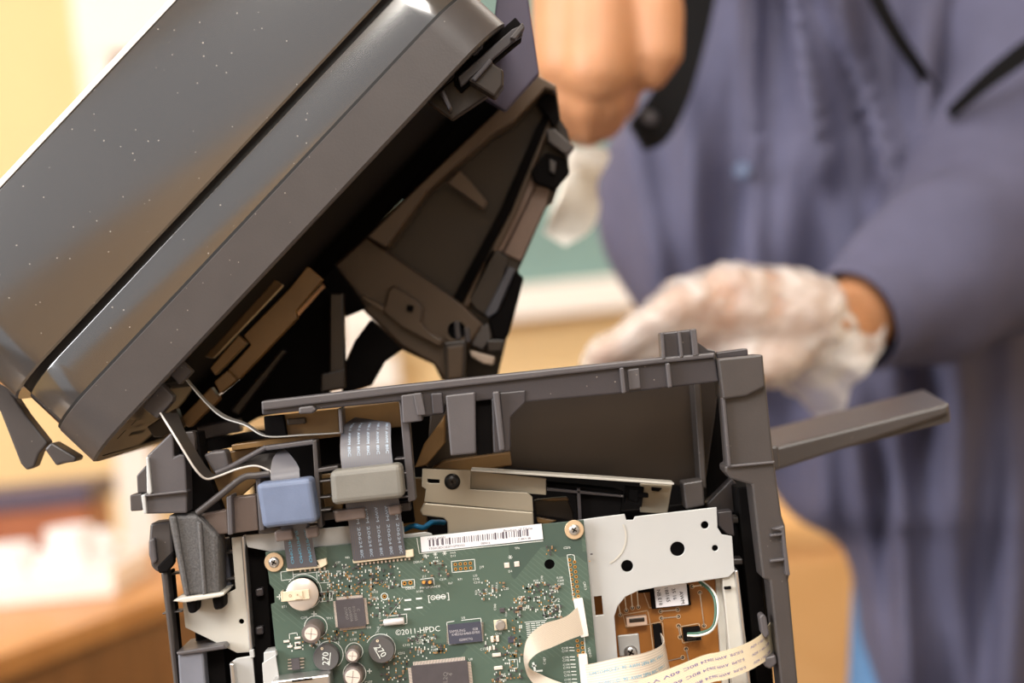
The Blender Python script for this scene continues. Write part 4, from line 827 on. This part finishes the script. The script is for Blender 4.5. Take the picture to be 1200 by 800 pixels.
bm = bmesh.new(); b_box(bm, c + Vector((.0005, 0, 0)), (.003, .004, r * 1.4)); b_box(bm, c + Vector((.0055, .001, -.003)), (.003, .004, .008)); build('pivot_spring', bm, M_frame, SCN, .0006)
SY([(520, 401), (547, 398), (545, 446), (521, 448)], yf - .032, .012, M_brown, 'link_bar', .001)
SY([(524, 406), (543, 404), (541, 442), (525, 444)], yf - .033, .002, mat('arm_brown', (76, 60, 46), .35), 'link_face', .0006)
SY([(523, 214), (538, 199), (548, 208), (571, 236), (567, 246), (548, 232)], yf - .026, .008, mat('far_rim_plastic', (92, 76, 62), .35), 'cover_hook', .001)
SY([(628, 150), (640, 130), (646, 134), (600, 246), (540, 356), (530, 350), (586, 246)], yf - .012, .014, M_dark, 'cover_rib', .001)
SY([(640, 135), (648, 140), (606, 250), (548, 362), (541, 357), (598, 246)], yf - .010, .010, mat('arm_brown', (76, 60, 46), .35), 'cover_rib', .001)
SY([(622, 196), (636, 200), (588, 296), (572, 288), (598, 244)], yf - .006, .008, mat('rose_brown_plastic', (128, 108, 98), .35), 'cover_strip', .0008)
SY([(637, 200), (648, 206), (640, 240), (610, 306), (590, 297)], yf - .004, .008, mat('rose_brown_plastic', (128, 108, 98), .35), 'cover_strip', .0008)
SY([(575, 288), (596, 302), (590, 330), (570, 372), (556, 362), (548, 350)], yf - .010, .010, M_brown, 'cover_corner', .001)
SY([(596, 312), (604, 316), (582, 366), (572, 372), (568, 368)], yf - .014, .008, mat('slate_plastic', (72, 74, 84), .4), 'cover_fin', .0006)
SY([(604, 316), (614, 326), (596, 394), (580, 402), (572, 374), (586, 362)], yf - .012, .012, M_dark, 'cover_block', .001)
SY([(560, 384), (572, 378), (576, 396), (566, 410), (552, 404)], yf - .020, .012, M_matte, 'cover_lug', .001)
SY([(550, 410), (580, 418), (578, 428), (566, 426), (552, 418)], yf - .024, .010, mat('pale_tab', (170, 150, 134), .4), 'pale_tab', .001)
SY([(570, 398), (592, 398), (588, 412), (572, 412)], yf - .024, .012, M_brown, 'cover_lug', .0008)
SY([(640, 152), (648, 150), (674, 172), (664, 182), (642, 166)], yf - .020, .016, M_matte, 'latch_arm', .001)
SY([(640, 178), (664, 186), (668, 202), (650, 222), (626, 214), (622, 200)], yf - .014, .014, M_dark, 'latch_block', .001)
SY([(644, 186), (652, 190), (650, 204), (644, 200)], yf - .017, .006, M_matte, 'latch_pin', .0006)
SY([(629, 120), (644, 106), (652, 104), (656, 138), (650, 150), (642, 136)], yf - .018, .014, M_dark, 'cover_lug', .001)
# ------------------------------------------------------------------ the person
PX = lambda x, y, d: W(x, y, d)
def b_capsule(bm, p0, r0, p1, r1, n=16):
    d = p1 - p0; L = d.length; z = d.normalized() if L > 1e-6 else Vector((0, 0, 1)); a = z.orthogonal().normalized(); b = z.cross(a)
    rows = [(p0 - z * r0 * math.cos(t), r0 * math.sin(t)) for t in (0, .5, 1.05)] + [(p0, r0), (p1, r1)] + [(p1 + z * r1 * math.sin(t), r1 * math.cos(t)) for t in (.5, 1.05, math.pi / 2)]
    prev = None
    for c, r in rows:
        ring = [bm.verts.new(c)] if r < 1e-6 else [bm.verts.new(c + a * r * math.cos(2 * math.pi * i / n) + b * r * math.sin(2 * math.pi * i / n)) for i in range(n)]
        if prev:
            for i in range(n):
                j = (i + 1) % n
                if len(prev) == 1: bm.faces.new((prev[0], ring[j], ring[i]))
                elif len(ring) == 1: bm.faces.new((prev[i], prev[j], ring[0]))
                else: bm.faces.new((prev[i], prev[j], ring[j], ring[i]))
        prev = ring
def chain(bm, P):
    for (a, ra), (b, rb) in zip(P, P[1:]): b_capsule(bm, a, ra, b, rb)
def remeshed(name, bm, m, parent, voxel, smooth=3):
    bmesh.ops.recalc_face_normals(bm, faces=bm.faces[:]); me = bpy.data.meshes.new(name); bm.to_mesh(me); bm.free()
    o = bpy.data.objects.new(name, me); col.objects.link(o)
    r = o.modifiers.new('r', 'REMESH'); r.mode = 'VOXEL'; r.voxel_size = voxel
    s_ = o.modifiers.new('s', 'SMOOTH'); s_.iterations = smooth; s_.factor = .5
    dg = bpy.context.evaluated_depsgraph_get(); dg.update(); nm = bpy.data.meshes.new_from_object(o.evaluated_get(dg)); bpy.data.objects.remove(o); bpy.data.meshes.remove(me)
    b2_ = bmesh.new(); b2_.from_mesh(nm); bpy.data.meshes.remove(nm)
    return build(name, b2_, m, parent, smooth=True)
M_skin = mat('skin', (192, 138, 100), .5, var=.06, scale=30, sss=.15)
M_coat = mat('blue_grey_cotton', (88, 88, 114), .8, var=.06, scale=40)
M_jean = mat('blue_denim', (84, 124, 168), .85, var=.1, scale=200)
hipx = W(1250, 800, .92).x; LK = [W(1086, 940, .86), W(1290, 1000, .97)]; LA = [Vector((LK[0].x + .02, .92, .09)), Vector((LK[1].x, 1.0, .09))]
PE = thing('person', (hipx, .95, 0), 'person in a blue grey work coat leaning over the printer with one gloved hand', 'person')
hip = Vector((hipx, .95, .93)); chest = W(930, 150, .95); neck = W(890, -190, .86); head = neck + Vector((-.05, -.10, .17))
shL = W(1190, -20, .86); elL = W(1190, 190, .74); wrL = W(992, 384, .54)
shR = W(770, -150, .90); elR = W(590, -330, .62); wrR = W(712, -90, .48)
bm = bmesh.new()
chain(bm, [(hip, .10), (hip.lerp(chest, .5), .10), (chest, .10), (neck - Vector((0, 0, .06)), .08)]); chain(bm, [(shL, .05), (chest, .09), (shR, .05)])
chain(bm, [(neck - Vector((0, 0, .06)), .062), (neck, .056), (head, .06)])
b_capsule(bm, head + Vector((0, .02, .03)), .088, head + Vector((0, -.01, .05)), .086); b_capsule(bm, head + Vector((0, -.03, -.03)), .058, head + Vector((0, -.055, -.055)), .034)
b_capsule(bm, head + Vector((0, -.085, .03)), .010, head + Vector((0, -.112, -.005)), .014)
for sx in (-1, 1): b_capsule(bm, head + Vector((sx * .088, .01, .03)), .012, head + Vector((sx * .084, .005, -.01)), .010)
b_capsule(bm, head + Vector((-.02, -.086, -.038)), .008, head + Vector((.02, -.086, -.038)), .008)
chain(bm, [(shL, .055), (elL, .044), (wrL.lerp(elL, .35), .038), (wrL, .029)]); chain(bm, [(shR, .055), (elR, .044), (wrR, .030)])
for sx in (-1, 1):
    h0 = hip + Vector((sx * .07, 0, -.02)); kn = LK[sx > 0]; an = LA[sx > 0]; chain(bm, [(h0, .085), (kn, .062), (an, .042)]); chain(bm, [(an, .04), (an + Vector((0, -.15, -.045)), .032)])
# left (gloved) hand: palm + five fingers
def hand(bm, wr, pts, grow=0.):
    palm, fingers = pts
    for a, ra, b, rb in palm: b_capsule(bm, W(*a), ra + grow, W(*b), rb + grow)
    for F in fingers: chain(bm, [(W(*p), r + grow) for p, r in F])
HLg = ([((955, 384, .52), .028, (930, 372, .50), .030)], [])
HL = ([((985, 388, .53), .028, (930, 372, .50), .030), ((945, 365, .51), .027, (850, 346, .475), .021), ((945, 395, .52), .027, (848, 385, .485), .022), ((940, 380, .50), .026, (840, 365, .47), .020)],
      [[((845, 344, .475), .0135), ((798, 352, .455), .0115), ((752, 388, .455), .0100), ((716, 412, .46), .0085)],
       [((838, 352, .465), .0135), ((786, 366, .445), .0115), ((734, 402, .45), .0100), ((700, 422, .455), .0085)],
       [((838, 372, .47), .0130), ((792, 386, .455), .0110), ((748, 416, .46), .0098), ((722, 434, .465), .0082)],
       [((848, 392, .485), .0120), ((812, 408, .48), .0100), ((780, 432, .485), .0088), ((762, 446, .49), .0075)],
       [((945, 405, .50), .0150), ((890, 430, .465), .0130), ((845, 440, .455), .0110), ((812, 446, .455), .0095)]])
hand(bm, wrL, HL)
# right (bare) hand gripping the scanner: back of the hand down to curled fingers
HR = ([((712, -90, .48), .030, (704, -10, .47), .034), ((672, -20, .47), .030, (668, 72, .46), .026), ((704, -20, .46), .032, (700, 80, .445), .027), ((728, -20, .47), .030, (720, 70, .455), .025)],
      [[((664, 75, .46), .0135), ((660, 118, .46), .0120), ((668, 148, .475), .0105), ((680, 158, .50), .0090)],
       [((686, 80, .452), .0140), ((690, 124, .450), .0122), ((694, 150, .468), .0106), ((690, 160, .49), .0090)],
       [((708, 80, .450), .0135), ((716, 118, .450), .0120), ((716, 142, .468), .0104), ((708, 152, .49), .0090)],
       [((728, 70, .458), .0120), ((736, 102, .460), .0108), ((732, 124, .475), .0095), ((724, 134, .49), .0080)],
       [((738, -40, .47), .022), ((768, 10, .45), .021), ((774, 60, .445), .0170), ((764, 88, .45), .0120)]])
hand(bm, wrR, HR)
body = remeshed('body', bm, M_skin, PE, .0042, 4)
# glove over the left hand
M_glove = bpy.data.materials.new('clear_film_glove'); M_glove.use_nodes = True
N, Lk = M_glove.node_tree.nodes, M_glove.node_tree.links; P_ = N['Principled BSDF']
P_.inputs['Base Color'].default_value = lin(244, 240, 238); P_.inputs['Roughness'].default_value = .25
tc = N.new('ShaderNodeTexCoord'); nz = N.new('ShaderNodeTexNoise'); nz.inputs['Scale'].default_value = 16; nz.inputs['Distortion'].default_value = 1.5; nz.inputs['Detail'].default_value = 2; Lk.new(tc.outputs['Object'], nz.inputs['Vector'])
rp = N.new('ShaderNodeMapRange'); rp.inputs[1].default_value = .35; rp.inputs[2].default_value = .65; rp.inputs[3].default_value = .28; rp.inputs[4].default_value = .72; Lk.new(nz.outputs['Fac'], rp.inputs[0]); Lk.new(rp.outputs[0], P_.inputs['Alpha'])
bp = N.new('ShaderNodeBump'); bp.inputs['Strength'].default_value = .9; bp.inputs['Distance'].default_value = .012; Lk.new(nz.outputs['Fac'], bp.inputs['Height']); Lk.new(bp.outputs['Normal'], P_.inputs['Normal'])
HLg = (HLg[0] + HL[0][1:], HL[1]); bm = bmesh.new(); hand(bm, wrL, HLg, .0045)
b_capsule(bm, W(925, 385, .51), .034, W(955, 400, .52), .034)
me_o = remeshed('glove', bm, M_glove, PE, .0042, 4)
me_o['label'] = 'clear plastic disposable glove'
for v in me_o.data.vertices:
    p = v.co + WL[me_o.name]; n = v.normal; v.co += n * (.004 * (noise.noise(p * 45) + .6 * noise.noise(p * 90)))
bm = bmesh.new(); rows = []
for j in range(7):
    f = j / 6; c = W(936 + 46 * f, 394 + 32 * f, .515 + .02 * f); rr = .034 + .008 * f; ring = []
    ax = (W(1002, 424, .54) - W(958, 392, .52)).normalized(); a = ax.cross(Vector((0, 1, 0))).normalized(); b = ax.cross(a)
    for i in range(36):
        t = 2 * math.pi * i / 36; q = rr * (1 + .10 * f * math.sin(5 * t + 1) + .05 * f * math.sin(9 * t)); ring.append(bm.verts.new(c + (a * math.cos(t) + b * math.sin(t)) * q + ax * .008 * f * math.sin(3 * t)))
    if rows:
        for i in range(36): bm.faces.new((rows[-1][i], ring[i], ring[(i + 1) % 36], rows[-1][(i + 1) % 36]))
    rows.append(ring)
gc = build('glove_cuff', bm, M_glove, me_o, smooth=True)
# coat
rows = [(-300, 800, 1000, .80, .11), (-250, 720, 1120, .82, .13), (-200, 690, 1190, .84, .13), (-130, 700, 1225, .86, .13), (-60, 770, 1235, .86, .13), (0, 800, 1240, .86, .13), (60, 780, 1245, .86, .135), (110, 752, 1250, .86, .14), (150, 722, 1255, .86, .145), (180, 708, 1258, .86, .15), (230, 698, 1262, .86, .15), (290, 706, 1268, .86, .15), (350, 738, 1275, .87, .15), (420, 790, 1280, .88, .15), (500, 850, 1285, .89, .15), (560, 895, 1290, .90, .15), (605, 930, 1300, .90, .15), (640, 985, 1305, .91, .15), (700, 1002, 1310, .92, .15), (760, 1008, 1315, .92, .15), (840, 1030, 1320, .92, .15), (980, 1040, 1330, .92, .15), (1100, 1045, 1335, .92, .15)]
ridges = [((882, -60), (882, 420), 12, .016), ((926, -20), (990, 320), 10, .020), ((970, -40), (1062, 260), 13, .024), ((1085, 60), (1110, 400), 22, .018), ((742, 170), (770, 350), 26, .018), ((800, 120), (830, 380), 20, .010), ((1050, 440), (1062, 800), 16, .022), ((1120, 420), (1130, 800), 20, .014), ((960, 420), (965, 620), 18, .012), ((1010, 560), (1040, 820), 14, .014), ((1190, 380), (1180, 800), 24, .016)]
NV, NA = 110, 160
def row_at(t):
    V = [Vector((a, b, c)) for a, b, c, d, e in rows]; V2 = [Vector((d, e, 0)) for a, b, c, d, e in rows]; return cr(V, t), cr(V2, t)
bm = bmesh.new(); prev = None
for j in range(NV + 1):
    v, v2 = row_at(j / NV); py, l, r = v; yc, dep = v2.x, v2.y; ring = []
    for i in range(NA):
        t = 2 * math.pi * i / NA; ct, st = math.cos(t), math.sin(t)
        px = (l + r) / 2 + (r - l) / 2 * (abs(ct) ** .85) * (1 if ct > 0 else -1); d = dep * (abs(st) ** .7) * (1 if st > 0 else -1)
        y = yc - d
        if st > 0:
            dis = 0
            for (xa, ya), (xb, yb_), sg, amp in ridges:
                if ya - 60 < py < yb_ + 60:
                    q = (py - ya) / (yb_ - ya); xx = xa + (xb - xa) * q; fade = min(1, (py - ya + 60) / 60, (yb_ + 60 - py) / 60)
                    dis += 1.9 * amp * fade * math.exp(-((px - xx) / sg) ** 2)
            y -= dis * min(1, st * 3) - .016 * math.sin(px * .05 + py * .010) * st
        p = W(px, py, y); p += Vector((0, 1, 0)) * .006 * noise.noise(p * 14); ring.append(bm.verts.new(p))
    if prev:
        for i in range(NA): bm.faces.new((prev[i], ring[i], ring[(i + 1) % NA], prev[(i + 1) % NA]))
    else: bm.faces.new(ring)
    prev = ring
coat = build('work_coat', bm, M_coat, PE, smooth=True)
for x, y in ((870, 200), (878, 350)):
    c = W(x, y, .69); lathe('button', c, [(0, -.004), (.006, -.004), (.0075, -.002), (.0075, .002), (.004, .003), (.004, .02), (0, .02)], mat('coat_button', (98, 112, 142), .3), coat, 18)
def sleeve(path, radii, open_end=True, droop=0.):
    bm = bmesh.new(); n, m_ = 60, 48; prev = None
    for j in range(n + 1):
        t = j / n; c = cr(path, t); r = cr([Vector((q, 0, 0)) for q in radii], t).x
        d = (cr(path, min(1, t + .01)) - cr(path, max(0, t - .01))).normalized(); a = d.cross(Vector((0, 1, 0))).normalized(); b = d.cross(a); ring = []
        for i in range(m_):
            th = 2 * math.pi * i / m_; o_ = a * math.cos(th) + b * math.sin(th)
            w = .085 * math.sin(22 * t + 2.6 * math.sin(th + .6)) * math.sin(th * 1.0 + 3 * t) + .09 * noise.noise((c + o_ * r) * 18)
            p = c + o_ * r * (1 + w * (1 - .6 * (t > .95))); p.z -= droop * max(0, -o_.z) * math.sin(math.pi * min(1, t * 1.1)) ** 2; ring.append(bm.verts.new(p))
        if prev:
            for i in range(m_): bm.faces.new((prev[i], ring[i], ring[(i + 1) % m_], prev[(i + 1) % m_]))
        prev = ring
    o = build('sleeve', bm, M_coat, coat, smooth=True)
    md = o.modifiers.new('thick', 'SOLIDIFY'); md.thickness = .003; md.offset = -1
    return o
sleeve([shL + Vector((.0, -.0, .03)), W(1190, 80, .78), W(1180, 210, .71), W(1104, 312, .62), W(1000, 376, .548)], [.105, .095, .084, .066, .038], droop=.030)
sleeve([shR + Vector((0, 0, .02)), shR.lerp(elR, .5), elR, elR.lerp(wrR, .45)], [.10, .085, .075, .055])
# black band behind the bare hand
St = Ribbon([((800, -80, .70), (850, -80, .70)), ((796, 0, .69), (838, 0, .69)), ((788, 60, .68), (824, 62, .68)), ((766, 105, .66), (806, 120, .66)), ((748, 130, .64), (782, 164, .64)), ((738, 144, .62), (756, 176, .62))], .004)
St.mesh('band', mat('black_band', (10, 9, 11), .8, spec=.2), PE, 30, 3)['label'] = 'black band'
lathe('band_clip', W(762, 138, .625), [(0, -.004), (.005, -.003), (.006, 0), (0, .002)], M_frame, PE, 16)
for pr in ([((1000, -60, .66), (1022, -70, .66)), ((1014, -10, .655), (1032, -16, .655)), ((1040, 40, .66), (1054, 32, .66)), ((1068, 80, .67), (1080, 72, .67)), ((1090, 112, .69), (1100, 104, .69))], [((1215, 36, .62), (1218, 64, .62)), ((1180, 62, .62), (1186, 86, .62)), ((1146, 92, .63), (1152, 110, .63)), ((1110, 128, .65), (1116, 140, .65))]):  # black bands on the coat; the outer one paints the dark sleeve crease
    Ribbon(pr, .004).mesh('band', mat('black_band', (10, 9, 11), .8, spec=.2), PE, 24, 3)['label'] = 'black band'
# trousers, shoes, hair, eyes
bm = bmesh.new()
for sx in (-1, 1):
    h0 = hip + Vector((sx * .070, 0, .0)); kn = LK[sx > 0]; an = LA[sx > 0]; chain(bm, [(h0, .095), (kn, .078), (an, .066)])
b_capsule(bm, hip + Vector((-.04, 0, .03)), .110, hip + Vector((.04, 0, .03)), .110)
remeshed('trousers', bm, M_jean, PE, .010, 2)
for sx in (-1, 1):
    an = LA[sx > 0] + Vector((0, 0, -.04)); bm = bmesh.new(); b_capsule(bm, an, .05, an + Vector((0, -.16, -.012)), .038); b_box(bm, an + Vector((0, -.07, -.04)), (.085, .25, .02)); remeshed('shoe', bm, mat('dark_shoe', (40, 36, 36), .5), PE, .006, 2)
bm = bmesh.new(); b_capsule(bm, head + Vector((0, .04, .07)), .094, head + Vector((0, .0, .085)), .088); remeshed('hair', bm, mat('dark_hair', (34, 28, 26), .6), PE, .006, 2)
for sx in (-1, 1): lathe('eye', head + Vector((sx * .032, -.082, .030)), [(0, -.013), (.007, -.011), (.012, -.005), (.013, 0), (.010, .008), (0, .013)], M_white, PE, 16)
# white cloth held below the bare hand
Cl = Ribbon([((678, 172, .53), (704, 174, .54)), ((672, 182, .53), (712, 184, .54)), ((668, 205, .52), (704, 212, .53)), ((662, 232, .52), (704, 240, .54)), ((650, 256, .53), (690, 270, .54)), ((634, 272, .54), (662, 288, .54))], .003)
o = Cl.mesh('cleaning_cloth', mat('white_cloth', (248, 244, 234), .8), None, 30, 8)
for v in o.data.vertices:
    p = v.co + WL[o.name]; v.co.y += .012 * noise.noise(p * 30); v.co.x += .008 * noise.noise(p * 22 + Vector((5, 0, 0)))
tag(o, 'white cleaning cloth hanging crumpled below the bare hand', 'cloth')
